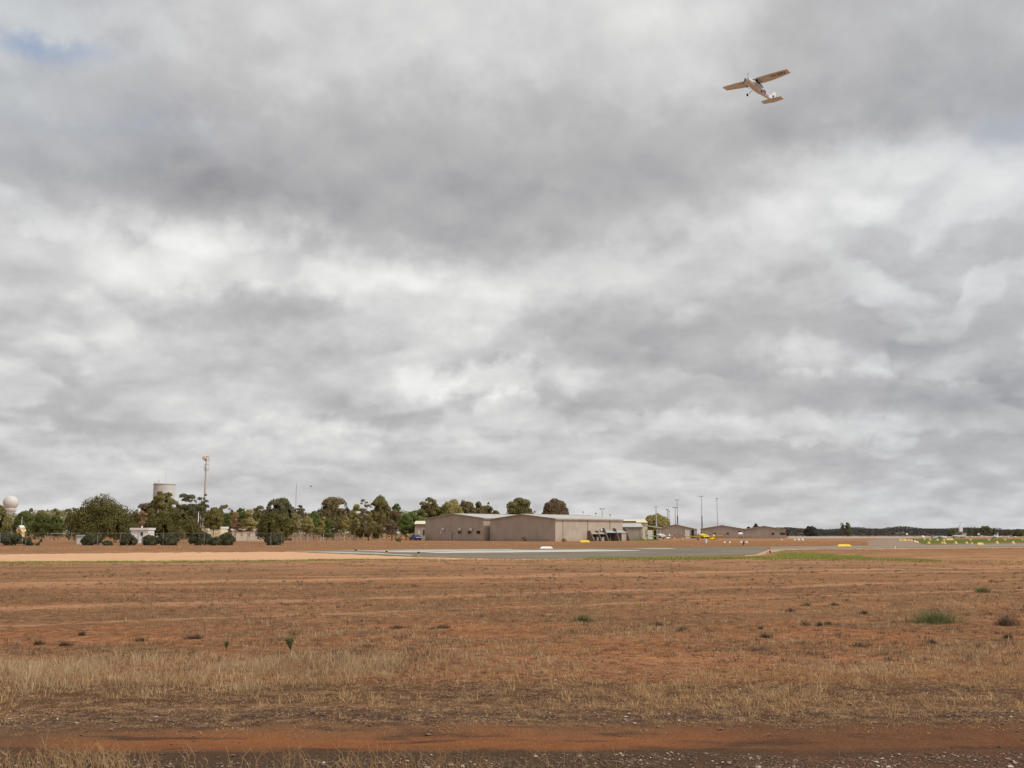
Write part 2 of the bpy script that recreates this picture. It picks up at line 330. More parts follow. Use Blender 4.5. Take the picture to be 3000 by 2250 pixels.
    dk2 = mrange(nt, M_(nt, 'ADD', M_(nt, 'MULTIPLY', n3, .5), M_(nt, 'MULTIPLY', n4, .55)), .495, .42)
    c = mixc(nt, M_(nt, 'MULTIPLY', dk2, M_(nt, 'MULTIPLY', notrack, .85)), c, (.075, .043, .028))
    vr = N(nt, 'ShaderNodeTexVoronoi', {'Vector': g, 'Scale': 22.}, feature='F1'); sp2 = N(nt, 'ShaderNodeSeparateColor', {0: vr.outputs['Color']})
    crumb = M_(nt, 'MULTIPLY', M_(nt, 'MULTIPLY', mrange(nt, sp2.outputs[0], .72, .80), mrange(nt, vr.outputs['Distance'], .40, .22)), notrack)      # clods and chaff a few centimetres across
    c = mixc(nt, M_(nt, 'MULTIPLY', crumb, .8), c, (.07, .042, .03))
    crumb2 = M_(nt, 'MULTIPLY', M_(nt, 'MULTIPLY', mrange(nt, sp2.outputs[1], .78, .86), mrange(nt, vr.outputs['Distance'], .36, .20)), notrack)
    c = mixc(nt, M_(nt, 'MULTIPLY', crumb2, .75), c, (.56, .41, .26))
    c = mixc(nt, 1., c, (1.0, .93, .86), 'MULTIPLY')
    nt.links.new(c, b.inputs['Base Color']); b.inputs['Roughness'].default_value = 1.; b.inputs['Specular IOR Level'].default_value = .0
    hh = M_(nt, 'ADD', M_(nt, 'MULTIPLY', n3, 1.), M_(nt, 'MULTIPLY', n4, .7))
    bn = N(nt, 'ShaderNodeBump', {'Height': hh, 'Strength': .9, 'Distance': .06}); nt.links.new(bn.outputs[0], b.inputs['Normal'])
    return m
xs = np.arange(-11, 11.01, .06); xo = 11*1.16**np.arange(1, 46); xs = np.concatenate([-xo[::-1], xs, xo])
ys = np.concatenate([np.array([-400, -150, -60, -25, -10, -3, 1, 3, 4.5, 5.5]), np.arange(6, 17, .055), 17*1.0125**np.arange(0, 90), 52*1.13**np.arange(0, 44)])
ys = np.unique(ys)
gx, gy = np.meshgrid(xs, ys); gz = hgt(gx, gy)
nx, ny = len(xs), len(ys)
idx = np.arange(nx*ny).reshape(ny, nx)
q = np.stack([idx[:-1, :-1], idx[:-1, 1:], idx[1:, 1:], idx[1:, :-1]], -1).reshape(-1, 4)
ground = raw_mesh('ground', np.stack([gx, gy, gz], -1).reshape(-1, 3), q.ravel(), np.arange(len(q))*4, ground_material())
ground.data.polygons.foreach_set('use_smooth', [True]*len(ground.data.polygons))
tag(ground, kind='structure')
def flatmat(name, c1, c2, c3=None, s=.8, streak=None):
    m, nt, b = newmat(name); g = N(nt, 'ShaderNodeNewGeometry').outputs['Position']
    n1 = noise(nt, g, s, 5, .6); n2 = noise(nt, g, s*14, 4, .65)
    c = mixc(nt, mrange(nt, n1, .35, .7), c1, c2)
    c = mixc(nt, M_(nt, 'MULTIPLY', mrange(nt, n2, .45, .68), .6), c, c3 or tuple(k*.7 for k in c1))
    nt.links.new(c, b.inputs['Base Color']); b.inputs['Roughness'].default_value = 1.; b.inputs['Specular IOR Level'].default_value = .0
    bn = N(nt, 'ShaderNodeBump', {'Height': n2, 'Strength': .4, 'Distance': .02}); nt.links.new(bn.outputs[0], b.inputs['Normal'])
    return m
def sheet(name, pts, z, mat, rag=0.4, step=14, kind='structure'):
    P = []
    for i in range(len(pts)):
        (x0, y0), (x1, y1) = pts[i], pts[(i+1) % len(pts)]
        k = max(1, int(abs(x1-x0)/step))
        for j in range(k):
            u = j/k; P.append((x0+(x1-x0)*u+random.uniform(-2, 2)*(rag > 0), y0+(y1-y0)*u+random.uniform(-rag, rag)))
    vs = [(*gpt(*p), z) for p in P]
    me = bpy.data.meshes.new(name)
    from mathutils.geometry import tessellate_polygon
    tr = tessellate_polygon([[Vector(v) for v in vs]])
    me.from_pydata(vs, [], [tuple(t) for t in tr]); me.update()
    if len(me.polygons) and me.polygons[0].normal.z < 0: me.flip_normals()
    me.materials.append(mat); o = bpy.data.objects.new(name, me); COL.objects.link(o); o['kind'] = kind; return o
asphalt = flatmat('asphalt', (.235, .198, .15), (.17, .146, .118), (.28, .225, .165), 0.15)
asphalt2 = flatmat('worn_asphalt', (.30, .25, .20), (.25, .21, .17), (.34, .27, .20), 0.1)
pale = flatmat('pale_dirt', (.67, .405, .24), (.60, .355, .205), (.48, .285, .17), 0.25)
pink = flatmat('pale_gravel', (.55, .36, .25), (.44, .285, .19), (.38, .23, .145), 0.4)
white_p = flatmat('runway_paint', (.62, .59, .53), (.50, .47, .41), (.38, .34, .28), 0.5)
grass_g = flatmat('green_turf', (.095, .13, .03), (.15, .16, .045), (.22, .19, .07), 0.3)
sheet('dirt_strip', [(-500, 1628), (0, 1624), (500, 1619), (850, 1616.5), (1214, 1632), (1450, 1637.5), (1900, 1637), (1450, 1641), (1214, 1638), (900, 1640), (500, 1645), (0, 1647), (-500, 1650)], .004, pale, .9)
sheet('gravel_verge', [(2225, 1628), (2260, 1619), (2300, 1611), (2420, 1609), (2600, 1610.5), (2750, 1607.5), (3300, 1601), (3300, 1600), (2750, 1605), (2500, 1607), (2300, 1608), (2200, 1613), (2180, 1630)], .006, pink, .3)
sheet('runway', [(850, 1615.5), (1000, 1613), (1300, 1609), (1700, 1606.6), (1950, 1604.5), (2250, 1601.5), (2250, 1612), (2215, 1625), (2100, 1629), (1900, 1634.5), (1600, 1637.5), (1450, 1636.5), (1214, 1631.5), (1000, 1622)], .010, asphalt, .25)
sheet('taxiway', [(2249, 1601.5), (2500, 1599), (2700, 1597.2), (3000, 1592), (3600, 1588), (3600, 1599), (3000, 1601), (2740, 1604), (2500, 1606), (2320, 1608), (2262, 1611)], .009, asphalt2, .2)
sheet('cross_taxiway', [(2545, 1598.5), (2540, 1585), (2590, 1577), (2640, 1576), (2690, 1590), (2720, 1596.8)], .005, flatmat('dusty_asphalt', (.32, .24, .18), (.26, .20, .155), (.38, .26, .18), .08), .5)
sheet('apron', [(2309, 1577), (2309, 1570.5), (2700, 1570.8), (3050, 1571.4), (3050, 1572), (2800, 1573.6), (2640, 1576)], .006, flatmat('pale_apron', (.44, .39, .34), (.38, .33, .28), (.34, .28, .23), .1), .1)
sheet('green_turf', [(1833, 1576), (1885, 1574.5), (1925, 1578), (1935, 1584), (1833, 1584.5)], .005, grass_g, .3, kind='structure')
sheet('green_turf', [(2640, 1580), (2700, 1578.5), (2850, 1579), (3300, 1578), (3300, 1586), (3000, 1588.5), (2800, 1591), (2700, 1594), (2690, 1588)], .006, grass_g, .3, kind='structure')
for pts in ([(848, 1615.4), (1000, 1617.3), (1100, 1620.5), (1215, 1626.8), (1200, 1627.8), (1090, 1622.3), (990, 1619.6), (900, 1617)],
            [(960, 1614.7), (1200, 1611.0), (1500, 1608.9), (1500, 1609.7), (1200, 1612.5), (1100, 1614.2)],
            [(1080, 1616.4), (1230, 1613.3), (1480, 1610.5), (1560, 1610.5), (1330, 1614.2), (1240, 1617.4), (1200, 1618.2)],
            [(1240, 1619.2), (1330, 1615.3), (1600, 1611.3), (1740, 1610.3), (1880, 1612.8), (1870, 1613.8), (1700, 1616.6), (1500, 1618.8), (1290, 1620.6)],
            [(1850, 1606.6), (1960, 1606.4), (1982, 1607.8), (1900, 1608.2)]):
    sheet('runway_marking', pts, .015, white_p, .12, 30)
# ------------------------------------------------------------------ scattered grass, weeds and stones
def blades(name, cx, cy, nb, h, w, spread, lean, mat, hv=.45):
    nb = np.asarray(nb); rep = np.repeat(np.arange(len(cx)), nb); n = len(rep)
    a = rng.uniform(0, 2*PI, n); r = np.abs(rng.normal(0, 1, n))*spread[rep]
    bx = cx[rep]+np.cos(a)*r; by = cy[rep]+np.sin(a)*r; bz = hgt(bx, by)-.01
    H = h[rep]*(1-hv+2*hv*rng.random(n)); W = w[rep]*(.6+.8*rng.random(n))
    la = a+rng.normal(0, .8, n); L = np.abs(rng.normal(0, 1, n))*lean+.08
    ta = rng.uniform(0, PI, n); dx = np.cos(ta)*W/2; dy = np.sin(ta)*W/2
    mx = bx+np.cos(la)*H*L*.35; my = by+np.sin(la)*H*L*.35; mz = bz+H*.55
    tx = bx+np.cos(la)*H*L; ty = by+np.sin(la)*H*L; tz = bz+H*np.clip(1.05-L*.35, .3, 1.1)
    V = np.stack([np.stack([bx-dx, by-dy, bz], -1), np.stack([bx+dx, by+dy, bz], -1), np.stack([mx+dx*.8, my+dy*.8, mz], -1), np.stack([mx-dx*.8, my-dy*.8, mz], -1), np.stack([tx, ty, tz], -1)], 1).reshape(-1, 3)
    o = np.arange(n)*5
    lp = np.stack([o, o+1, o+2, o+3, o+3, o+2, o+4], -1).ravel(); st = np.stack([np.arange(n)*7, np.arange(n)*7+4], -1).ravel()
    return raw_mesh(name, V, lp, st, mat)
def grassmat(name, stops, rough=.8):
    m, nt, b = newmat(name); g = N(nt, 'ShaderNodeNewGeometry')
    f = M_(nt, 'ADD', M_(nt, 'MULTIPLY', g.outputs['Random Per Island'], .65), M_(nt, 'MULTIPLY', mrange(nt, noise(nt, g.outputs['Position'], 1.1, 3), .3, .7), .35))
    c = ramp(nt, f, stops); nt.links.new(c, b.inputs['Base Color']); b.inputs['Roughness'].default_value = rough; b.inputs['Specular IOR Level'].default_value = .2
    tr = N(nt, 'ShaderNodeBsdfTranslucent'); nt.links.new(c, tr.inputs[0])
    mx = N(nt, 'ShaderNodeMixShader', {0: .25, 1: b.outputs[0], 2: tr.outputs[0]}); nt.links.new(mx.outputs[0], nt.nodes['Material Output'].inputs[0]); return m
straw = grassmat('straw', [(0, (.28, .18, .10)), (.5, (.52, .37, .205)), (1, (.70, .54, .33))])
gold = grassmat('gold_straw', [(0, (.30, .16, .08)), (.5, (.57, .355, .17)), (1, (.74, .52, .29))])
brown_w = grassmat('dry_weed', [(0, (.12, .072, .045)), (.45, (.28, .175, .10)), (1, (.58, .40, .24))])
dark_w = grassmat('dark_weed', [(0, (.09, .06, .04)), (.5, (.18, .12, .08)), (1, (.32, .23, .14))])
green_w = grassmat('green_weed', [(0, (.09, .10, .04)), (.5, (.19, .20, .08)), (1, (.36, .33, .16))])
ygreen_w = grassmat('yellow_green_turf', [(0, (.20, .22, .05)), (.5, (.36, .36, .09)), (1, (.52, .46, .16))])
def scatter(n, y0, y1, dens, margin=1.15, seed=0):
    """points spread evenly over the ground, thinned by dens(x, y, px-like angle)"""
    r = np.random.default_rng(seed)
    y = y0+(y1-y0)*np.sqrt(r.random(n)) if y1/y0 < 1.6 else y0*(y1/y0)**r.random(n)
    x = (r.random(n)-.5)*y*margin
    d = dens(x, y); k = r.random(n) < d
    return x[k], y[k]
def rowof(x, y): return 1125+F_PX*np.tan(TH+np.arctan(CH/np.maximum(y, 1)))
def clump(x, y, s=1., seed=3): return np.clip((fbm(x*s, y*s, seed)-.42)*5, 0, 1)
sm = lambda v, a, b: np.clip((v-a)/(b-a), 0, 1)**2*(3-2*np.clip((v-a)/(b-a), 0, 1))
# tall pale band, strongest on the left
def d_band(x, y):
    u = x/y; c0 = 13.3+.12*(u*10)+1.0*(fbm(x*.3, 0*x, 44)-.5); wdt = (1.75-1.1*sm(u, -.25, .06))*(.6+.8*fbm(x*1.1, y*.4, 46))
    b = np.clip(1-np.abs((y-c0)/np.maximum(wdt, .2))**2.5, 0, 1)
    return b*(1-.93*sm(u, -.20, .03))*(.25+.75*clump(x, y, 1.7, 21))
x, y = scatter(25000, 10.8, 16.8, d_band, seed=1)
u = x/y; fadeh = 1-.45*sm(u, -.2, .02)
blades('dry_grass', x, y, rng.integers(4, 15, len(x)), (.07+.10*rng.random(len(x))*(.4+.9*clump(x, y, .8, 23)))*fadeh, np.full(len(x), .0042), .02+.07*rng.random(len(x)), .62, straw, .6)
tag(bpy.data.objects['dry_grass'], 'tall pale dry grass in a long band across the left foreground', 'grass', kind='stuff')
# golden tufts among the gravel in front
def d_gold(x, y):
    t = np.clip(1-((y-11.3)/2.0)**2, 0, 1)*(.10+.90*clump(x, y, 1.3, 31)**1.3)+.5*np.clip(1-((y-12.6)/.9)**2, 0, 1)*sm(x/y, .05, .3)
    return t*(.30+.30*sm(x/y, -.25, .2))
x, y = scatter(17000, 9.2, 14.4, d_gold, seed=2)
o = blades('golden_tufts', x, y, rng.integers(7, 24, len(x)), .02+.10*rng.random(len(x))**2.6, np.full(len(x), .0045), .025+.06*rng.random(len(x)), .75, gold)
tag(o, 'low golden tufts of dead grass on the stony verge', 'grass', kind='stuff')
x, y = scatter(22000, 8.9, 15.5, lambda x, y: np.clip(.25+.75*clump(x, y, 1.6, 35), 0, 1)*sm(y, 8.9, 9.8), seed=22)
o = blades('straw_litter', x, y, rng.integers(3, 9, len(x)), .012+.02*rng.random(len(x)), np.full(len(x), .005), np.full(len(x), .05), 2.2, brown_w if False else gold)
tag(o, 'broken straw litter strewn over the stony verge', 'straw', kind='stuff')
# low weeds over the middle distance
def d_mid(x, y): return np.clip(.07+.93*clump(x, y, .45, 41)*(.15+.85*clump(x, y, 2.2, 42)), 0, 1)*sm(y, 10.2, 13.5)*(1-.65*sm(y, 26, 44))
x, y = scatter(52000, 11.0, 62, d_mid, seed=3)
k = np.clip(y/15, 1, 3.2)
o = blades('low_weeds', x, y, np.clip(rng.integers(5, 15, len(x))/np.sqrt(k), 3, 15).astype(int), (.02+.055*rng.random(len(x))**2)*(1+.25*k), .005*k, .03+.06*rng.random(len(x)), .7, brown_w)
tag(o, 'low dry brown weeds dotted over the red field', 'weeds', kind='stuff')
x, y = scatter(16000, 12.5, 34, lambda x, y: clump(x, y, .45, 51)*(.3+.7*clump(x, y, 3., 52))*sm(x/y, -.42, .05)*.8, seed=4)
o = blades('pale_tufts', x, y, rng.integers(5, 13, len(x)), .04+.06*rng.random(len(x)), np.full(len(x), .007), .03+.05*rng.random(len(x)), .6, straw)
tag(o, 'short bleached tufts over the middle of the red field', 'grass', kind='stuff')
x, y = scatter(5500, 13, 66, lambda x, y: clump(x, y, .6, 61)**2*.9, seed=5)
o = blades('dark_tufts', x, y, rng.integers(10, 26, len(x)), .03+.05*rng.random(len(x)), .008*np.clip(y/20, 1, 2.5), .05+.10*rng.random(len(x))**2, .8, dark_w)
tag(o, 'dark dead tufts dotted over the red field', 'weeds', kind='stuff')
# turf along the runway edge
def px_strip(n, segs, seed, jr=1.):
    r = np.random.default_rng(seed); X = []; Yy = []
    for _ in range(n):
        s = segs[r.integers(len(segs))]; u = r.random(); px = s[0]+(s[2]-s[0])*u; rw = s[1]+(s[3]-s[1])*u+r.normal()*(s[4]*(1-.5*u) if len(s) < 6 else s[4]+(s[5]-s[4])*u)
        a, b_ = gpt(px, rw); X.append(a); Yy.append(b_)
    return np.array(X), np.array(Yy)
x, y = px_strip(3600, [(1720, 1640, 2010, 1638, .7, 1.3), (1960, 1638, 2250, 1636, 1.6), (2200, 1636, 2520, 1637, 2.2), (2280, 1627, 2440, 1629, 4.4), (2330, 1632, 2520, 1637, 3.2), (2400, 1636, 2740, 1646, 1.3), (2280, 1630, 2520, 1634, 3.)], 8)
o = blades('turf_strip', x, y, np.full(len(x), 14), .10+.07*rng.random(len(x)), np.full(len(x), .035), np.full(len(x), .30), .6, ygreen_w)
tag(o, 'bright yellow green turf growing along the near edge of the runway', 'grass', kind='stuff')
x, y = px_strip(1500, [(-60, 1649, 560, 1645, .8, .9), (500, 1645.5, 1050, 1641.5, .7), (900, 1641, 1250, 1640, .6), (-60, 1649, 400, 1647, .9)], 9)
o = blades('verge_grass', x, y, np.full(len(x), 9), .05+.06*rng.random(len(x)), np.full(len(x), .03), np.full(len(x), .22), .6, ygreen_w)
tag(o, 'thin line of yellow grass along the pale dirt strip', 'grass', kind='stuff')
x, y = px_strip(3000, [(1200, 1641, 1900, 1644, 2.2), (2450, 1640, 3060, 1650, 4.), (2500, 1612, 3060, 1606, 1.4), (-50, 1606, 900, 1600, 3.), (900, 1600, 1700, 1594, 2.5), (800, 1590, 2300, 1588, 3.5), (1900, 1600, 2600, 1590, 2.5)], 10)
o = blades('field_grass', x, y, np.full(len(x), 9), .05+.07*rng.random(len(x)), np.full(len(x), .04), np.full(len(x), .35), .6, gold)
tag(o, 'sparse straw coloured grass either side of the runway', 'grass', kind='stuff')
# wispy stalks right at the front
def wisps(specs, name, label, mat):
    mb = MB()
    for px, row, n, hh, sp_ in specs:
        gx_, gy_ = gpt(px, row)
        for i in range(n):
            bx = gx_+random.gauss(0, sp_); by = gy_+random.gauss(0, sp_*.6); bz = float(hgt(bx, by))
            a = random.uniform(0, 2*PI); ln = random.uniform(.15, .9); H = hh*random.uniform(.5, 1.15)
            pts = [Vector((bx, by, bz))]
            for j in range(1, 6):
                u = j/5; pts.append(Vector((bx+math.cos(a)*ln*H*u*u+random.gauss(0, .006), by+math.sin(a)*ln*H*u*u, bz+H*u*(1-.25*ln*u))))
            mb.path(pts, [.0022-.0003*j for j in range(6)], 3)
            if random.random() < .5:
                j = random.choice([2, 3]); d = Vector((random.gauss(0, 1), random.gauss(0, 1), 1)).normalized()*H*.35; mb.tube(pts[j], pts[j]+d, .0014, .0006, 3)
    o = mb.build(name, mat); tag(o, label, 'grass', kind='stuff'); return o
wisps([(80, 2262, 120, .17, .30), (200, 2245, 90, .20, .24), (330, 2262, 60, .20, .20), (500, 2268, 22, .22, .2), (700, 2262, 10, .16, .2), (900, 2275, 30, .2, .28), (1050, 2275, 46, .22, .3), (1250, 2272, 50, .2, .3), (1400, 2278, 50, .2, .3), (1600, 2280, 36, .2, .3), (1750, 2285, 24, .18, .3), (2450, 2275, 14, .14, .25)],
      'wispy_grass', 'wispy dry stalks rising from the bottom edge of the photo', gold)
# stones
def stones(name, x, y, s, mat, lift=.25):
    n = len(x); base = np.array([(1, 0, 0), (0, 1, 0), (-1, 0, 0), (0, -1, 0), (0, 0, 1), (0, 0, -1), (.62, .62, .45), (-.62, .62, .45), (-.62, -.62, .45), (.62, -.62, .45)], float)
    fc = np.array([(4, 6, 7), (4, 7, 8), (4, 8, 9), (4, 9, 6), (6, 0, 1), (6, 1, 7), (7, 1, 2), (7, 2, 8), (8, 2, 3), (8, 3, 9), (9, 3, 0), (9, 0, 6), (1, 0, 5), (2, 1, 5), (3, 2, 5), (0, 3, 5)])
    P = base[None]*rng.uniform(.65, 1.3, (n, 10, 1)); P = P*np.stack([rng.uniform(.7, 1.35, n), rng.uniform(.6, 1.1, n), rng.uniform(.4, .8, n)], -1)[:, None]*s[:, None, None]
    a = rng.uniform(0, 2*PI, n); ca, sa = np.cos(a)[:, None], np.sin(a)[:, None]
    Q = np.stack([P[..., 0]*ca-P[..., 1]*sa+x[:, None], P[..., 0]*sa+P[..., 1]*ca+y[:, None], P[..., 2]+hgt(x, y)[:, None]+(s*lift)[:, None]], -1).reshape(-1, 3)
    lp = (fc[None]+(np.arange(n)*10)[:, None, None]).reshape(-1)
    o = raw_mesh(name, Q, lp, np.arange(n*len(fc))*3, mat); o.data.polygons.foreach_set('use_smooth', [False]*len(o.data.polygons)); return o
def stonemat(name, stops):
    m, nt, b = newmat(name); g = N(nt, 'ShaderNodeNewGeometry'); c = ramp(nt, g.outputs['Random Per Island'], stops)
    c = mixc(nt, M_(nt, 'MULTIPLY', noise(nt, g.outputs['Position'], 60., 3), .5), c, (.20, .11, .07))
    nt.links.new(c, b.inputs['Base Color']); b.inputs['Roughness'].default_value = .85; return m
def d_gravel(x, y):
    sl = y-.02*x
    b1 = np.clip(1-((sl-7.75)/.50)**4, 0, 1); b2 = np.clip(1-((sl-10.0)/.55)**2, 0, 1)*.5; b3 = np.clip(1-((sl-11.6)/1.2)**2, 0, 1)*(.14+.40*sm(x/y, -.15, .3))
    return np.clip((b1+b2+b3)*(.35+.65*clump(x, y, 2.2, 71))+.006, 0, 1)*(1-.93*np.exp(-((sl-8.75)/.42)**4))
x, y = scatter(120000, 7.2, 13.2, d_gravel, seed=11)
o = stones('gravel', x, y, .004+.009*rng.random(len(x))**3.5, stonemat('gravel', [(0, (.055, .037, .026)), (.5, (.12, .075, .047)), (.82, (.21, .135, .085)), (.95, (.38, .27, .17)), (1, (.58, .45, .31))]))
tag(o, 'dark and pale gravel in bands along the dirt track', 'gravel', kind='stuff')
x, y = scatter(13000, 7.2, 13.2, lambda x, y: d_gravel(x, y)*.5, seed=12)
o = stones('pale_stones', x, y, .005+.018*rng.random(len(x))**4, stonemat('pale_stone', [(0, (.24, .17, .12)), (.6, (.40, .30, .21)), (1, (.66, .55, .42))]))
tag(o, 'larger pale stones lying among the gravel', 'stones', kind='stuff')
x, y = scatter(16000, 8.2, 15., lambda x, y: (clump(x, y, 1.3, 81)*.6+.05)*(1-.9*np.exp(-((y-8.75)/.45)**4)), seed=13)
o = stones('dark_clods', x, y, .005+.018*rng.random(len(x))**4, stonemat('clod', [(0, (.06, .04, .03)), (.6, (.14, .085, .055)), (1, (.26, .15, .09))]))
tag(o, 'dark crumbs of bitumen and soil on the verge', 'clods', kind='stuff')
# individual weeds of the foreground
def weed(name, label, cat, px, row, w, h, mat, n=150, bw=.008, lean=.45, group=None):
    gx_, gy_ = gpt(px, row); r = np.random.default_rng(int(px+row))
    k = max(6, n//9); a = r.uniform(0, 2*PI, k); d = np.clip(np.abs(r.normal(0, .40, k)), 0, .95)*w/2
    o = blades(name, gx_+np.cos(a)*d, gy_+np.sin(a)*d*.6, np.full(k, 9), h*(.45+.75*r.random(k))*np.clip(1-.45*(d/(w/2))**2, .25, 1), np.full(k, bw), np.full(k, w*.07), lean, mat)
    tag(o, label, cat, group); return o
def seedling(label, px, row, h, w, n):
    gx_, gy_ = gpt(px, row); gz_ = float(hgt(gx_, gy_)); t = thing('green_seedling', label, 'weed', (gx_, gy_, gz_))
    st = MB(); lf = MB(); tops = []
    for i in range(n):
        a = random.uniform(0, 2*PI); L = random.uniform(.1, .5)*w; pts = [Vector((0, 0, -.01)), Vector((math.cos(a)*L*.4, math.sin(a)*L*.4, h*.45)), Vector((math.cos(a)*L, math.sin(a)*L, h*random.uniform(.7, .95)))]
        st.path(pts, [.004, .003, .0015], 4); tops.append(pts)
        for j in range(46):
            u = random.uniform(.15, 1)**.6*2; p = pts[0].lerp(pts[1], u) if u < 1 else pts[1].lerp(pts[2], u-1)
            d = Vector((random.gauss(0, 1), random.gauss(0, 1), random.uniform(.2, 1.6))).normalized(); s = d.orthogonal().normalized()*.005; L2 = random.uniform(.02, .045)
            lf.add([p, p+d*L2*.5+s, p+d*L2, p+d*L2*.5-s], [(0, 1, 2, 3)])
    st.build('stem', dark_w, t); lf.build('foliage', green_w, t)
seedling('upright bright green weed standing behind the pale dry grass', 851, 1913, .24, .16, 9)
seedling('small grey green weed left of the taller bright green one', 663, 1908, .15, .08, 4)
weed('green_weed', 'round low green weed in the middle of the red field', 'weed', 1707, 1822, .52, .17, green_w, 330, .008, .9)
weed('green_weed', 'wide spreading green weed patch at the right of the field', 'weed', 2735, 1822, 1.7, .24, green_w, 1050, .008, .8)
weed('green_weed', 'small dark green weed near the right edge beyond the wide one', 'weed', 2878, 1737, .8, .2, green_w, 260, .014, .8)
weed('grey_weed', 'grey green weed beside the wide green patch at the right edge', 'weed', 2945, 1830, .6, .18, dark_w, 500)
dk = [(412, 1880, 'dark dry clump in the left field, left of the pair of weeds', .42), (572, 1872, 'dark dry clump just left of the green seedlings', .5), (190, 1893, 'dark dry clump near the left edge above the pale grass', .34), (113, 1888, 'leftmost dark dry clump above the pale grass', .22), (240, 1862, 'small dark dry clump behind two bigger ones at left', .2),
      (2315, 1792, 'dark dry clump at far left of the right hand field', .4), (2365, 1778, 'thin dark clump beyond the others on the right hand field', .32), (2446, 1775, 'dark clump furthest right of the back pair', .32), (2358, 1834, 'leftmost of three dark clumps in a row', .26), (2398, 1836, 'middle one of three dark clumps in a row', .16), (2428, 1830, 'rightmost of three dark clumps in a row', .2),
      (2230, 1846, 'small dark clump left of the row of three', .18), (2241, 1866, 'low dark clump nearer than the row of three', .3), (2530, 1800, 'dark clump between the row of three and the green patch', .36), (2728, 1890, 'dark clump in front of the wide green patch', .26), (2953, 1873, 'reddish dark clump at the right edge', .24), (1930, 1838, 'small dark clump right of the round green weed', .16), (2000, 1850, 'low grey clump in the middle right of the field', .28), (1300, 1842, 'wide low grey clump in the middle of the field', .5), (1165, 1838, 'low grey clump left of the middle of the field', .42)]
for px, row, lab, w in dk: weed('dark_weed', lab, 'weed', px, row, w, .085, dark_w, int(110+500*w), .008, .7, 'dark dead weeds on the field')
# ------------------------------------------------------------------ trees
LM = {k: leafmat('leaves_'+k, c, c2) for k, c, c2 in [
    ('dark_green', (.14, .125, .034), (.24, .21, .05)), ('olive', (.22, .195, .065), (.34, .28, .09)), ('brown_green', (.23, .18, .075), (.33, .25, .11)),
    ('yellow_green', (.38, .33, .11), (.58, .47, .17)), ('green', (.125, .145, .038), (.24, .25, .06)), ('bright_green', (.15, .195, .05), (.28, .33, .09)),
    ('tan', (.42, .26, .14), (.58, .38, .22)), ('grey_green', (.175, .165, .075), (.21, .20, .11)), ('rust', (.21, .14, .075), (.33, .22, .12)), ('shrub_green', (.095, .095, .045), (.18, .17, .08)), ('far_grey', (.075, .066, .055), (.095, .085, .068))]}
bark = paint('bark', (.22, .17, .13), .9, .2, 4.); pale_bark = paint('pale_bark', (.50, .44, .37), .85, .2, 3.)
def leafcards(C, Nr, s, r):
    n = len(C); rnd = r.normal(0, 1, (n, 3)); nn = Nr+rnd*.42; nn /= np.linalg.norm(nn, axis=1)[:, None]+1e-9
    a = np.cross(nn, r.normal(0, 1, (n, 3))); a /= np.linalg.norm(a, axis=1)[:, None]+1e-9; b = np.cross(nn, a)
    L = (s*(.55+.9*r.random(n)))[:, None]; W = L*(.45+.35*r.random(n))[:, None]
    V = np.stack([C-a*L*.5, C+b*W*.5, C+a*L*.5, C-b*W*.5], 1).reshape(-1, 3)
    return V
def crown_mesh(lobes, leaf, n, r, fill=.3, flat=0.):
    """lobes: rows x, y, z, rx, ry, rz"""
    Lb = np.array(lobes, float); area = (Lb[:, 3]*Lb[:, 5]); p = area/area.sum()
    k = r.choice(len(Lb), n, p=p); d = r.normal(0, 1, (n, 3)); d /= np.linalg.norm(d, axis=1)[:, None]
    d[:, 2] = np.where(d[:, 2] < -.35, -d[:, 2]*.8, d[:, 2])
    rad = np.where(r.random(n) < fill, r.random(n)**.5, .86+.14*r.random(n)+.05*np.abs(r.normal(0, 1, n))*(r.random(n) < .2))
    C = Lb[k, :3]+d*rad[:, None]*Lb[k, 3:6]
    # ragged: carve small gaps with a noise over each crown
    g = fbm(C[:, 0]/leaf*.22+C[:, 1]/leaf*.13, C[:, 2]/leaf*.24, int(r.integers(1000)), 2)
    keep = g > flat; C = C[keep]; d = d[keep]
    return leafcards(C, d, np.full(len(C), leaf), r)
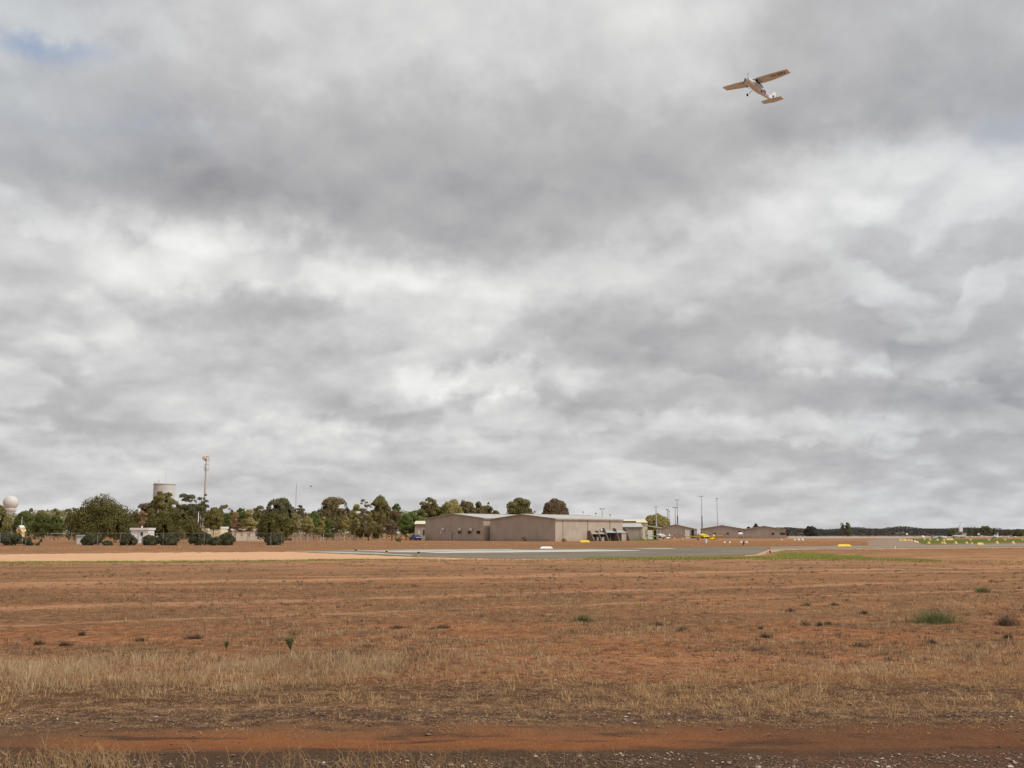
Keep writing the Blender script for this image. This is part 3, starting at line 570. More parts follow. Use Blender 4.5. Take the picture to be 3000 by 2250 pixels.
def tree(name, label, px0, px1, top, bot, Y, kind, col, trunk='bark', dens=1., group=None, base_z=0., cat='tree', leaf=None, hide_trunk=False):
    r = np.random.default_rng(int(px0*7+top*3+Y)); x = xat((px0+px1)/2, Y); W = (px1-px0)/F_PX*Y*.99; zt = zrow(top, Y); zb = max(zrow(bot, Y), .0); H = zt-zb; cz = (zt+zb)/2
    t = thing(name, label, cat, (x, Y, base_z), 0, group)
    leaf = leaf or min(max(.20, Y*.00115), max(.12, W*.05)); D = W*.8; lobes = []
    ru = lambda a, b: float(r.uniform(a, b))
    def shell(k, e0, e1, rr0, rr1, flat=.85, drop=0., zoff=0.):
        ph = ru(0, 6)
        for i in range(k):
            if r.random() < drop: continue
            e = e0+(e1-e0)*(i+.5)/k+ru(-.06, .06); a_ = ph+i*2.39996; q = math.sqrt(max(0, 1-min(1, abs(e))**2)); rr = ru(rr0, rr1)*min(W, H*1.35)
            lobes.append((math.cos(a_)*q*(W/2-rr), math.sin(a_)*q*(D/2-rr), zb+zoff*H+(.5+.5*e)*(H*(1-zoff))-rr*flat*(.9 if e > 0 else -.2), rr, rr, rr*flat))
    if kind == 'dome':
        shell(20, -.40, 1., .15, .25, .85); lobes.append((0, 0, zb+H*.45, W*.34, D*.34, H*.36)); fl = .30
    elif kind == 'round':
        shell(20, -.85, 1., .17, .25, .9); lobes.append((0, 0, cz, W*.36, D*.36, H*.38)); fl = .30
    elif kind == 'gum':
        shell(20, -.75, 1., .12, .18, .7, .18); lobes.append((0, 0, cz+H*.1, W*.24, D*.24, H*.24)); fl = .34
    elif kind == 'poplar':   # upright, thin crown
        for i in range(9):
            e = (i+.5)/9; wd = math.sin(min(1, e*1.25+.22)*PI*.86)**.7*W/2; rr = max(wd*.75, W*.14)
            lobes.append((ru(-.2, .2)*W, ru(-.2, .2)*W, zb+H*(.06+.86*e), rr, rr, H*.11))
        fl = .38
    elif kind == 'shrub':
        for i in range(9):
            a = ru(0, 2*PI); q = ru(.2, 1); rr = ru(.22, .36)*min(W, H*1.4)
            lobes.append((math.cos(a)*q*(W/2-rr), math.sin(a)*q*(D/2-rr)*.8, zb+ru(.25, .95)*(H-rr*.8), rr, rr, rr*.85))
        lobes.append((0, 0, zb+H*.3, W*.42, D*.4, H*.42)); fl = .28
    elif kind == 'sparse':
        for i in range(8):
            a = ru(0, 2*PI); rr = ru(.10, .18)*W; lobes.append((math.cos(a)*ru(.1, .8)*W/2, math.sin(a)*W*.3, zb+ru(.1, .95)*H, rr, rr, rr*.9))
        fl = .45
    vol = sum(4*l[3]*l[5] for l in lobes)
    n = int(min(30000, max(400, 6.0*dens*vol/(leaf*leaf*.5))))
    V = crown_mesh(lobes, leaf, n, r, .30 if kind != 'poplar' else .7, fl)
    V[:, 2] = np.maximum(V[:, 2], .05)
    m = len(V)//4
    # the measured outline decides the size: stretch the crown on to it
    lo_, hi_ = np.percentile(V[:, 0], (.5, 99.5)); V[:, 0] = (V[:, 0]-(lo_+hi_)/2)*W/(hi_-lo_)
    lo_, hi_ = np.percentile(V[:, 2], (1, 99.7)); V[:, 2] = zb+(V[:, 2]-lo_)*H/(hi_-lo_)
    cr = raw_mesh('crown', V, np.arange(m*4), np.arange(m)*4, LM[col], t)
    if not hide_trunk:
        mb = MB(); R0 = max(.10, .022*max(W, zt*.8)); top_c = zb+H*(.35 if kind in ('dome', 'round', 'shrub') else .7)
        if kind == 'dome' or kind == 'gum':
            k = 3 if kind == 'dome' else 2; fork = max(.5, zb*.35)
            mb.tube((0, 0, -.1), (0, 0, fork), R0*1.3, R0*1.05, 8)
            for i in range(k):
                a = 2*PI*i/k+ru(0, 1); p1 = Vector((math.cos(a)*W*.10, math.sin(a)*W*.08, fork+(top_c-fork)*.55)); p2 = p1+Vector((math.cos(a)*W*.12, math.sin(a)*W*.10, (top_c-fork)*.45))
                mb.path([(0, 0, fork-.1), p1, p2], [R0*.85, R0*.6, R0*.35])
                for l in lobes[i::k][:4]: mb.path([p1, (p1+Vector(l[:3]))*.5+Vector((0, 0, -.2)), l[:3]], [R0*.45, R0*.3, R0*.12], 5)
        else:
            mb.path([(0, 0, -.1), (ru(-.02, .02)*W, 0, zb+H*.15), (ru(-.04, .04)*W, 0, top_c)], [R0, R0*.8, R0*.35])
            for l in lobes[:6]: mb.tube((0, 0, zb+H*.1+ru(0, .2)*H), l[:3], R0*.35, R0*.1, 5)
        mb.build('trunk', bark if trunk == 'bark' else pale_bark, t, smooth=True)
    return t
TR = [  # name, label, px0, px1, top, bottom of crown, distance, kind, leaves, trunk
 ('gum_tree', 'olive brown tree cut off by the left edge, in front of the radar dome tower', -70, 27, 1478, 1565, 190, 'dome', 'olive', 'bark'),
 ('leafy_tree', 'dark green tree just right of the radar dome tower', 38, 108, 1500, 1568, 265, 'round', 'green', 'bark'),
 ('tall_tree', 'pointed grey green tree top rising above the green trees near the radar dome', 72, 98, 1489, 1560, 300, 'poplar', 'olive', 'bark'),
 ('leafy_tree', 'rounded green tree in the middle of the left group, under a brownish dome crown', 95, 150, 1507, 1568, 250, 'round', 'green', 'bark'),
 ('gum_tree', 'small brownish dome topped tree behind the left green trees', 96, 132, 1496, 1550, 310, 'dome', 'olive', 'bark'),
 ('leafy_tree', 'mid green tree with bare stems showing below, left of the big dark tree', 132, 188, 1512, 1567, 240, 'round', 'green', 'bark'),
 ('tall_tree', 'slim pointed tree above the left green trees', 142, 172, 1490, 1550, 300, 'poplar', 'olive', 'bark'),
 ('leafy_tree', 'light olive tree touching the left side of the big dark tree', 178, 228, 1488, 1570, 250, 'gum', 'olive', 'bark'),
 ('spreading_tree', 'largest dark green tree with many rounded heads, left of the white shed', 201, 392, 1454, 1578, 190, 'dome', 'dark_green', 'bark'),
 ('gum_tree', 'reddish brown crowned tree behind the big dark tree and below the water tower', 380, 470, 1477, 1545, 280, 'dome', 'rust', 'bark'),
 ('young_tree', 'small tan leaved tree between the two big dark trees above the white shed', 404, 434, 1497, 1552, 230, 'poplar', 'tan', 'pale'),
 ('leafy_tree', 'dark filler tree behind the small tan tree', 385, 440, 1515, 1575, 260, 'round', 'dark_green', 'bark'),
 ('spreading_tree', 'broad dark green tree right of the white shed', 420, 582, 1497, 1573, 195, 'dome', 'dark_green', 'bark'),
 ('tall_gum', 'open crowned gum tree standing in front of the water tower', 436, 510, 1440, 1530, 270, 'gum', 'olive', 'pale'),
 ('tall_gum', 'open crowned gum with white branches, right of the water tower', 508, 574, 1447, 1530, 270, 'gum', 'grey_green', 'pale'),
 ('leafy_tree', 'olive tree filling in below the water tower behind the broad dark tree', 432, 524, 1450, 1530, 278, 'round', 'olive', 'bark'),
 ('tall_gum', 'slender gum tree in front of the foot of the phone mast', 566, 612, 1449, 1560, 262, 'gum', 'grey_green', 'pale'),
 ('leafy_tree', 'dark tree mass under the gum trees by the phone mast', 515, 612, 1480, 1560, 275, 'dome', 'grey_green', 'bark'),
 ('leafy_tree', 'olive green tree in front of the cream house, right of the phone mast', 598, 652, 1488, 1548, 225, 'round', 'olive', 'bark'),
 ('gum_tree', 'brown dome crowned tree right of the phone mast', 622, 690, 1481, 1540, 290, 'dome', 'brown_green', 'bark'),
 ('leafy_tree', 'green dome topped tree behind the reddish young tree', 684, 728, 1490, 1560, 285, 'dome', 'green', 'bark'),
 ('leafy_tree', 'dark green tree between the cream house and the reddish young tree', 645, 684, 1505, 1572, 262, 'round', 'green', 'bark'),
 ('young_tree', 'reddish tan thin young tree behind the fence', 670, 712, 1500, 1558, 215, 'poplar', 'tan', 'pale'),
 ('young_tree', 'yellow green thin young tree right of the reddish one', 706, 756, 1493, 1556, 214, 'poplar', 'yellow_green', 'pale'),
 ('gum_tree', 'open grey green tree behind the yellow green young tree', 722, 782, 1482, 1545, 285, 'gum', 'olive', 'pale'),
 ('tall_gum', 'big grey green gum tree left of the lattice antenna', 770, 866, 1461, 1545, 262, 'dome', 'grey_green', 'pale'),
 ('gum_tree', 'small gum tree right of the lattice antenna', 862, 898, 1480, 1550, 270, 'gum', 'grey_green', 'pale'),
 ('spreading_tree', 'dark round tree at the tall fence end, before the big grey gum', 756, 864, 1503, 1582, 182, 'round', 'dark_green', 'bark'),
 ('young_tree', 'yellow green young tree just right of the dark round tree', 854, 884, 1503, 1560, 225, 'poplar', 'yellow_green', 'pale'),
 ('young_tree', 'rounder yellow green young tree, second right of the dark round tree', 882, 918, 1514, 1560, 225, 'round', 'yellow_green', 'pale'),
 ('young_tree', 'brightest yellow young tree with a pale trunk', 925, 953, 1515, 1562, 222, 'poplar', 'yellow_green', 'pale'),
 ('leafy_tree', 'green tree between two yellow young trees', 898, 940, 1498, 1562, 262, 'round', 'bright_green', 'bark'),
 ('leafy_tree', 'dark green tree filling the gap behind the yellow young trees', 930, 985, 1520, 1572, 262, 'round', 'green', 'bark'),
 ('spreading_tree', 'big brown green dome crowned tree in the middle of the left tree line', 924, 1028, 1459, 1545, 285, 'dome', 'brown_green', 'bark'),
 ('young_tree', 'pale olive young tree in front of the big brown dome tree', 975, 1000, 1514, 1560, 224, 'poplar', 'olive', 'pale'),
 ('young_tree', 'pale yellow green young tree beside the pale olive one', 996, 1022, 1512, 1560, 223, 'poplar', 'yellow_green', 'pale'),
 ('tall_tree', 'tall yellow green tree right of the big brown dome tree', 1018, 1054, 1478, 1555, 250, 'poplar', 'yellow_green', 'bark'),
 ('gum_tree', 'open topped gum tree left of the highest tree near the hangars', 1044, 1086, 1463, 1530, 290, 'gum', 'olive', 'pale'),
 ('spreading_tree', 'highest brown green dome tree left of the hangars', 1078, 1148, 1455, 1540, 285, 'dome', 'olive', 'bark'),
 ('young_tree', 'brown olive young tree, first of the dense row left of the hangars', 1020, 1058, 1500, 1562, 235, 'poplar', 'olive', 'pale'),
 ('young_tree', 'pale brown young tree, second of the dense row left of the hangars', 1050, 1080, 1495, 1562, 233, 'poplar', 'brown_green', 'pale'),
 ('young_tree', 'green brown young tree, third of the dense row left of the hangars', 1074, 1104, 1502, 1562, 234, 'poplar', 'yellow_green', 'pale'),
 ('young_tree', 'tallest pale brown young tree, fourth of the dense row left of the hangars', 1098, 1128, 1493, 1562, 232, 'poplar', 'brown_green', 'pale'),
 ('young_tree', 'dark rusty young tree, last of the dense row left of the hangars', 1124, 1172, 1496, 1565, 238, 'poplar', 'rust', 'bark'),
 ('leafy_tree', 'dark green tree low behind the dense row of young trees', 1030, 1130, 1535, 1574, 262, 'round', 'dark_green', 'bark'),
 ('leafy_tree', 'bright green tree top behind the dark rusty young tree', 1145, 1175, 1476, 1545, 290, 'round', 'bright_green', 'bark'),
 ('leafy_tree', 'bright green tree above the blue car', 1168, 1212, 1506, 1562, 268, 'round', 'bright_green', 'bark'),
 ('leafy_tree', 'wide green tree touching the corner of the left hangar', 1186, 1256, 1497, 1560, 275, 'round', 'bright_green', 'bark'),
 ('tall_gum', 'round topped gum tree over the left corner of the hangars', 1222, 1290, 1458, 1540, 290, 'gum', 'olive', 'bark'),
 ('leafy_tree', 'dense olive tree under the round topped gum at the hangar corner', 1236, 1300, 1478, 1545, 292, 'dome', 'olive', 'bark'),
 ('tall_gum', 'yellow green gum tree behind the ridge of the left hangar', 1286, 1360, 1466, 1540, 290, 'dome', 'yellow_green', 'bark'),
 ('tall_gum', 'brown green gum tree right of the yellow green one behind the left hangar', 1336, 1394, 1469, 1540, 295, 'dome', 'brown_green', 'bark'),
 ('tall_gum', 'slim olive gum tree behind the valley between the two hangars', 1366, 1420, 1472, 1540, 298, 'dome', 'olive', 'bark'),
 ('gum_tree', 'low brown tree at the end of the row behind the left hangar', 1396, 1446, 1482, 1540, 300, 'dome', 'brown_green', 'bark'),
 ('sparse_tree', 'thin nearly leafless grey tree behind the valley between the hangars', 1428, 1452, 1471, 1515, 300, 'sparse', 'grey_green', 'bark'),
 ('leafy_tree', 'low olive foliage filling the gap behind the left hangar roof', 1290, 1440, 1489, 1545, 304, 'dome', 'olive', 'bark'),
 ('gum_tree', 'low brown bush top just showing over the hangar valley', 1434, 1474, 1497, 1540, 300, 'dome', 'brown_green', 'bark'),
 ('tall_gum', 'open grey green gum tree behind the ridge of the right hangar', 1476, 1568, 1459, 1540, 295, 'gum', 'olive', 'bark'),
 ('gum_tree', 'olive foliage at the foot of the gum behind the right hangar ridge', 1484, 1566, 1482, 1540, 300, 'dome', 'olive', 'bark'),
 ('rusty_tree', 'rusty green ball shaped tree above the right hangar roof', 1590, 1664, 1463, 1530, 290, 'round', 'rust', 'bark'),
 ('leafy_tree', 'yellow green round tree behind the power pole at the small sheds', 1886, 1960, 1507, 1556, 400, 'round', 'yellow_green', 'bark'),
 ('leafy_tree', 'low dark tree right of the yellow green one behind the small sheds', 1935, 1966, 1531, 1556, 402, 'round', 'green', 'bark'),
 ('gum_tree', 'dark sparse tree top above the third small hangar', 2200, 2228, 1534, 1562, 520, 'gum', 'far_grey', 'bark'),
 ('gum_tree', 'small dark tree top over the valley left of the third small hangar', 2186, 2202, 1543, 1562, 522, 'dome', 'far_grey', 'bark'),
 ('gum_tree', 'dark tree behind the right end of the third small hangar', 2296, 2312, 1547, 1568, 540, 'gum', 'far_grey', 'bark'),
 ('gum_tree', 'rounded dark tree in the far tree line right of the small hangars', 2356, 2396, 1542, 1569, 580, 'dome', 'far_grey', 'bark'),
 ('tall_gum', 'left one of the tall pair standing above the far tree line', 2460, 2478, 1532, 1568, 585, 'gum', 'grey_green', 'bark'),
 ('tall_gum', 'right one of the tall pair standing above the far tree line', 2474, 2494, 1531, 1568, 584, 'dome', 'grey_green', 'bark'),
 ('gum_tree', 'dark tree in the far line left of the parked helicopter', 2776, 2804, 1548, 1570, 585, 'dome', 'grey_green', 'bark'),
 ('gum_tree', 'dark tree in the far line just right of the parked helicopter', 2832, 2850, 1546, 1569, 584, 'gum', 'grey_green', 'bark'),
 ('gum_tree', 'dark tree in the far line, second right of the parked helicopter', 2850, 2868, 1544, 1569, 586, 'gum', 'grey_green', 'bark'),
 ('tall_gum', 'tallest open topped tree in the far line above the white aircraft', 2868, 2906, 1541, 1569, 584, 'gum', 'grey_green', 'bark'),
 ('gum_tree', 'small pointed tree in the far line right of the tallest open one', 2906, 2920, 1548, 1569, 586, 'dome', 'grey_green', 'bark'),
 ('gum_tree', 'dark tree in the far line right of the white aircraft', 2946, 2970, 1551, 1570, 585, 'dome', 'grey_green', 'bark'),
 ('gum_tree', 'last dark pointed tree in the far line at the right edge', 2972, 3000, 1550, 1570, 584, 'dome', 'grey_green', 'bark'),
]
for a in TR: tree(*a, group='trees of the airfield')
BU = [('dark round shrub at the left edge of the fence', -40, 76, 1556, 1596, 150), ('dark shrub left of the gap below the left trees', 70, 122, 1572, 1600, 149),
      ('dark round shrub beside the white cabinet, below the largest tree', 240, 292, 1562, 1600, 150), ('low shrub under the trunk of the largest tree', 302, 333, 1583, 1601, 149),
      ('grey green shrub in front of the white shed, left side', 354, 402, 1563, 1600, 149), ('leafy shrub right of the white shed', 418, 465, 1568, 1600, 150), ('dark shrub below the broad dark tree', 462, 524, 1565, 1599, 150),
      ('wide dark shrub below the tan gabled roof', 556, 624, 1556, 1596, 151), ('dark shrub in front of the cream house', 616, 650, 1573, 1598, 149), ('square topped dark shrub right of the cream house', 640, 688, 1561, 1598, 150),
      ('dark shrub under the round tree at the end of the tall fence', 778, 830, 1568, 1596, 152)]
for lab, a, b, t_, bo, Yb in BU: tree('shrub', lab, a, b, t_, bo, Yb, 'round', 'shrub_green', 'bark', group='shrubs along the fence', cat='shrub', leaf=.17)
tree('shrub', 'small rounded yellow green bush at the foot of the right hangar', 1645, 1659, 1577, 1586, 212, 'shrub', 'yellow_green', cat='shrub')
tree('shrub', 'small dark bush on the dirt left of the blue car', 1160, 1176, 1576, 1586, 215, 'shrub', 'brown_green', cat='shrub')
tree('shrub', 'dead grey bush against the dark gable of the right hangar', 1528, 1544, 1571, 1584, 226, 'sparse', 'brown_green', cat='shrub')
tree('shrub', 'yellow green tuft beside the corner of the taxiway', 2244, 2258, 1612, 1621, 92, 'shrub', 'yellow_green', cat='shrub', leaf=.08, hide_trunk=True)
# the far wood that reads as one dark mass
r = np.random.default_rng(5); n = 26000
def wood(name, px0, px1, Y0, dY, hmin, hmax, n, leaf, seed, col, label):
    r = np.random.default_rng(seed); px = r.uniform(px0, px1, n); Yd = Y0+r.uniform(0, dY, n); x = (px-1500)/F_PX*Yd*.99
    top = hmin+(hmax-hmin)*fbm(x*.11, Yd*.02, seed, 4)*1.25; z = top*r.random(n)**.6
    C = np.stack([x, Yd, z], -1); C = C[fbm(x*.6, z*.8, seed+3, 2) > .22]
    V = leafcards(C, np.tile([[0, -.5, .6]], (len(C), 1)), np.full(len(C), leaf), r); m = len(C)
    o = raw_mesh(name, V, np.arange(m*4), np.arange(m)*4, LM[col]); tag(o, label, 'woodland', kind='stuff')
wood('distant_woodland', 2180, 3150, 590, 30, 2.7, 5.6, 60000, .55, 91, 'far_grey', 'dark low far wood along the horizon on the right')
wood('background_trees', -80, 1300, 300, 25, 4.5, 9.5, 60000, .45, 92, 'olive', 'dark foliage seen through the gaps of the left trees')
# ------------------------------------------------------------------ buildings
beige = sheeting('beige_cladding', (.52, .43, .34), 'xy', .35); beige_far = sheeting('far_beige_cladding', (.44, .36, .30), 'xy', .35)
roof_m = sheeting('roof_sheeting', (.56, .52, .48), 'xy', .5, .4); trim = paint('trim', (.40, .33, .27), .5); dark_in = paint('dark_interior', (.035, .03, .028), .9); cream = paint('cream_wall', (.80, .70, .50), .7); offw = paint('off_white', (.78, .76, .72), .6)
yellow = paint('yellow_paint', (.85, .60, .03), .45, .10); orange_y = paint('marker_yellow', (.72, .47, .12), .5, .08); steel = paint('galvanised_steel', (.42, .42, .42), .5, .1, 3., .3); concrete = paint('concrete', (.48, .44, .40), .85, .12, 1.); white = paint('white_paint', (.82, .81, .79), .4, .04)
glass = glassy('window_glass'); black = paint('black_rubber', (.025, .025, .025), .8); pgrey = paint('pale_grey', (.40, .42, .43), .6); green_dk = paint('dark_green_paint', (.03, .07, .05), .6)
def solve(N0, d, px):            # distance along d from N0 until it is seen at column px
    k = (px-1500)/F_PX*math.cos(TH); return (k*N0.y-N0.x)/(d.x-k*d.y)
class Hangar:
    """gabled steel shed; local x runs along the gable wall, local y along the long wall away from us; origin at the corner between the two faces"""
    def __init__(s, name, label, px_l, px_n, Yn, alpha, eave, peak, length=None, px_far=None, wall=beige, roof=roof_m, cat='hangar', over=.25, group=None, gable_x=.5, door=True):
        al = math.radians(alpha); N0 = Vector((xat(px_n, Yn), Yn, 0)); d1 = Vector((-math.cos(al), math.sin(al), 0)); d2 = Vector((math.sin(al), math.cos(al), 0))
        s.G = solve(N0, d1, px_l); s.L = length or solve(N0, d2, px_far); s.eave = eave; s.peak = peak; s.d2 = d2
        s.t = thing(name, label, cat, N0, -al+0., group); G, L = s.G, s.L; s.T = Matrix.Translation(N0) @ Matrix.Rotation(-al, 4, 'Z')
        gx = -G*gable_x
        p = [(0, 0), (0, eave), (gx, peak), (-G, eave), (-G, 0)]
        mb = MB(); mb.prism([(x, 0, z) for x, z in p], (0, 0, 0), (0, L, 0)); mb.build('wall', wall, s.t)
        mb = MB(); th = .14
        for a, b in (((over, eave-over*(peak-eave)/abs(gx)), (gx, peak)), ((gx, peak), (-G-over, eave-over*(peak-eave)/(G-abs(gx))))):
            q = [(a[0], -over, a[1]+.02), (b[0], -over, b[1]+.02), (b[0], -over, b[1]+th), (a[0], -over, a[1]+th)]
            mb.prism(q, (0, 0, 0), (0, L+2*over, 0))
        s.roof = mb.build('roof', roof, s.t)
        mb = MB(); mb.box((gx, L/2, peak+th+.03), (.5, L+2*over+.02, .06)); mb.build('ridge_cap', trim, s.roof)
        g = MB(); g.box((over+.08, L/2, eave-.12), (.14, L+2*over, .16)); g.build('gutter', trim, s.t)
        b = MB(); b.prism([(over, -over-.03, eave-.15), (gx, -over-.03, peak-.08), (-G-over, -over-.03, eave-.15), (-G-over, -over-.03, eave+.06), (gx, -over-.03, peak+.13), (over, -over-.03, eave+.06)], (0, 0, 0), (0, .03, 0)); b.build('barge_board', trim, s.t)
    def opening(s, name, x, z, w, h, mat, d=.06, frame=None):      # on the gable wall
        f = MB().box((x, -.03, z), (w, d, h)).build(name, mat if not frame else frame, s.t)
        if frame: MB().box((x, -.065, z), (w-.14, .03, h-.14)).build('pane', mat, f)
        return f
    def side(s, name, y, z, w, h, mat, d=.06, off=.0):
        return MB().box((d/2+off, y, z), (d, w, h)).build(name, mat, s.t)
HB = Hangar('hangar', 'larger beige hangar on the right with buttressed sheds along its sunlit side', 1436, 1627, 224, 43, zrow(1519.8, 224), zrow(1507, 231)-.05, px_far=1824)
HA = Hangar('hangar', 'long low beige hangar on the left with small vents and windows in its gable', 1246, 1416, 238, 43, zrow(1518.2, 238), zrow(1506.2, 246), length=26)
def gx_of(Hh, px):       # local x on the gable wall seen at column px
    N0 = Hh.T.translation; d1 = (Hh.T.to_3x3() @ Vector((-1, 0, 0))); return -solve(N0, d1, px)
def sy_of(Hh, px):
    N0 = Hh.T.translation; return solve(N0, Hh.T.to_3x3() @ Vector((0, 1, 0)), px)
def zof(Hh, x, y, row):
    p = Hh.T @ Vector((x, y, 0)); return zrow(row, p.y)
for px, row in ((1300, 1550), (1349, 1550), (1382, 1550)):
    x = gx_of(HA, px); v = HA.opening('vent', x, zof(HA, x, 0, row), .75, .75, steel, .3); MB().lathe((x, -.5, zof(HA, x, 0, row)-.1), [(.28, 0), (.34, .1), (.34, .35)], 12, 'y').build('cowl', offw, v)
    HA.opening('downpipe', x+.55, zof(HA, x, 0, row+8), .08, 1.3, pgrey, .1)
for px in (1347, 1376, 1402):
    x = gx_of(HA, px); HA.opening('window', x, zof(HA, x, 0, 1559.5), 1.25, .8, glass, .08, trim)
x = gx_of(HA, 1328.5); HA.opening('door', x, 1.05, 1.0, 2.1, offw, .10, trim)
HA.opening('meter_box', gx_of(HA, 1292), zof(HA, gx_of(HA, 1292), 0, 1560), .5, .6, offw, .2)
for px in (1649, 1722, 1787): HB.side('downpipe', sy_of(HB, px), HB.eave/2, .11, HB.eave-.3, trim, .12)
HB.opening('access_panel', gx_of(HB, 1436)+.5, 1.0, .7, 2.0, trim, .05)
# sheds and buttresses on the long wall
butt = paint('buttress_brown', (.20, .16, .13), .8)
ys_ = [sy_of(HB, p) for p in (1722, 1744, 1764, 1796, 1827)]
for i, y in enumerate(ys_):
    hh = 2.9 if i >= 2 else 2.35
    MB().prism([(.02, y-.12, 0), (1.9, y-.12, 0), (.75, y-.12, hh), (.02, y-.12, hh)], (0, 0, 0), (0, .24, 0)).build('buttress', butt, HB.t)
for i in range(4):
    a, b = ys_[i]+.14, ys_[i+1]-.14; hi = 2.05 if i < 2 else 2.35
    MB().prism([(.06, a, hi), (1.15, a, hi-.5), (1.15, a, hi-.42), (.06, a, hi+.08)], (0, 0, 0), (0, b-a, 0)).build('awning', trim if i < 2 else pgrey, HB.t)
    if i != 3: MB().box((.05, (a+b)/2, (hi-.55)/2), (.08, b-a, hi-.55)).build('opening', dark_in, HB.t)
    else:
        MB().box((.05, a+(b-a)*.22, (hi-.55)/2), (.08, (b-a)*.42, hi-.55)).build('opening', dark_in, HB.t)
        MB().box((.5, a+(b-a)*.74, (hi-.5)/2), (.95, (b-a)*.5, hi-.5)).build('cabinet', beige, HB.t)
MB().box((.25, sy_of(HB, 1759), 2.55), (.35, .5, .45)).build('lamp', white, HB.t)
for i in range(3): MB().box((.55+.25*i, ys_[0]+.9+1.5*i, .45), (.5, .8, .9)).build('crate', trim, HB.t)
# small lean-to behind the left hangar
def longshed(name, label, px0, px1, eave_row, ridge_row, Y, dep, wallm, roofm, cat, parts=(), endm=None):
    x0, x1 = xat(px0, Y), xat(px1, Y); W = x1-x0; e = zrow(eave_row, Y); rg = zrow(ridge_row, Y+dep/2); t = thing(name, label, cat, ((x0+x1)/2, Y, 0))
    MB().prism([(-W/2, 0, 0), (-W/2, 0, e), (-W/2, dep/2, rg-.05), (-W/2, dep, e), (-W/2, dep, 0)], (0, 0, 0), (W, 0, 0)).build('wall', wallm, t)
    rf = MB()
    for a_, b_ in (((-.3, e-.05), (dep/2, rg)), ((dep/2, rg), (dep+.3, e-.05))): rf.prism([(-W/2-.15, a_[0], a_[1]+.03), (-W/2-.15, b_[0], b_[1]+.03), (-W/2-.15, b_[0], b_[1]+.12), (-W/2-.15, a_[0], a_[1]+.12)], (0, 0, 0), (W+.3, 0, 0))
    rf.build('roof', roofm, t); MB().box((0, -.38, e-.02), (W+.3, .12, .14)).build('gutter', trim, t)
    for nm, pxa, pxb, ra, rb, m in parts: xa, xb = xat(pxa, Y)-(x0+x1)/2, xat(pxb, Y)-(x0+x1)/2; za, zb = zrow(rb, Y), zrow(ra, Y); MB().box(((xa+xb)/2, -.05, (za+zb)/2), (xb-xa, .09, zb-za)).build(nm, m, t)
    return t
longshed('shed', 'small low annex with a cream roof at the left end of the hangars', 1215, 1275, 1535.5, 1527.5, 262, 8, beige, cream, 'shed', (('door', 1225, 1229, 1556, 1581, offw), ('window', 1240, 1244, 1552, 1568, dark_in)))
longshed('shed', 'low grey beige shed with a pale roof band right of the big hangar', 1800, 1883, 1544, 1534, 300, 12, beige_far, roof_m, 'shed', (('sunlit_end_tint', 1876, 1883, 1546, 1578, beige),))  # paler panel on the front wall paints in the sunlit right end
longshed('hangar', 'distant cream roofed hangar with a long dark opening under its eave', 1780, 1897, 1531, 1522.5, 345, 16, cream, cream, 'hangar', (('opening', 1822, 1864, 1526.5, 1533, dark_in),))
# open carport
cp_ = thing('carport', 'sloping roofed shelter with a pale panel and a yellow post beside the white aircraft', 'carport', (xat(1893, 310), 310, 0))
w_ = (1928-1890)/F_PX*310
MB().prism([(-.6, -3, zrow(1541, 310)), (w_+.3, -3, zrow(1548, 310)), (w_+.3, -3, zrow(1546, 310)+.1), (-.6, -3, zrow(1539, 310)+.1)], (0, 0, 0), (0, 6, 0)).build('roof', roof_m, cp_)
MB().box((.9, -2.6, 1.35), (1.5, .12, 2.7)).build('panel', offw, cp_); MB().box((1.75, -2.7, 1.35), (.14, .14, 2.7)).build('post', yellow, cp_); MB().box((w_-.1, -2.7, 1.35), (.14, .14, 2.7)).build('post', offw, cp_)
MB().box((-.3, -2.6, 1.45), (.6, .3, 2.9)).build('wall', beige_far, cp_); MB().box((2.7, 2.4, 1.2), (2.2, .1, 2.4)).build('screen', green_dk, cp_)
for nm, lab, pl, pn, Yn, er, pr, ln in (('hangar', 'first of the three small brown hangars, behind the white aircraft', 1927, 2033, 362, 1548.5, 1537, 16), ('hangar', 'middle one of the three small brown hangars, behind the yellow aircraft', 2053, 2178, 360, 1549.5, 1539.5, 16), ('hangar', 'last of the three small brown hangars, nearest the open horizon', 2177, 2302, 358, 1551.5, 1541.5, 14)):
    h_ = Hangar(nm, lab, pl, pn, Yn, 14, zrow(er, Yn), zrow(pr, Yn+1.5), length=ln, wall=beige_far, group='small brown hangars in a row')
    if pl == 1927: h_.opening('door', gx_of(h_, 2016), 1.5, 2.2, 3.0, offw, .1); h_.opening('opening', gx_of(h_, 2027), 1.5, 1.5, 2.9, dark_in, .1)
    if pl == 2053:
        for p_, w2 in ((2094, 1.0), (2132, .95)): h_.opening('window', gx_of(h_, p_), zrow(1563, 361), w2, .62, glass, .08, trim)
    if pl == 2177:
        for p_, w2 in ((2265, 1.0), (2293, 1.9)): h_.opening('window', gx_of(h_, p_), zrow(1563.5, 359), w2, .85, glass, .08, trim)
# small white tank in the gap between the middle and last hangar
tk = thing('tank', 'white tank on dark legs at the corner between two small brown hangars', 'tank', (xat(2169, 350), 350, 0))
MB().lathe((-.75, 0, 1.55), [(.2, 0), (.52, .12), (.55, .4), (.55, 1.1), (.52, 1.4), (.2, 1.5)], 16, 'x').build('drum', white, tk, True)
for sx in (-1, 1): MB().tube((sx*.5, 0, 0), (sx*.4, 0, 1.1), .09, .09).build('leg', dark_in, tk)
MB().box((0, .3, 2.35), (1.4, .1, .35)).build('canopy', dark_in, tk)
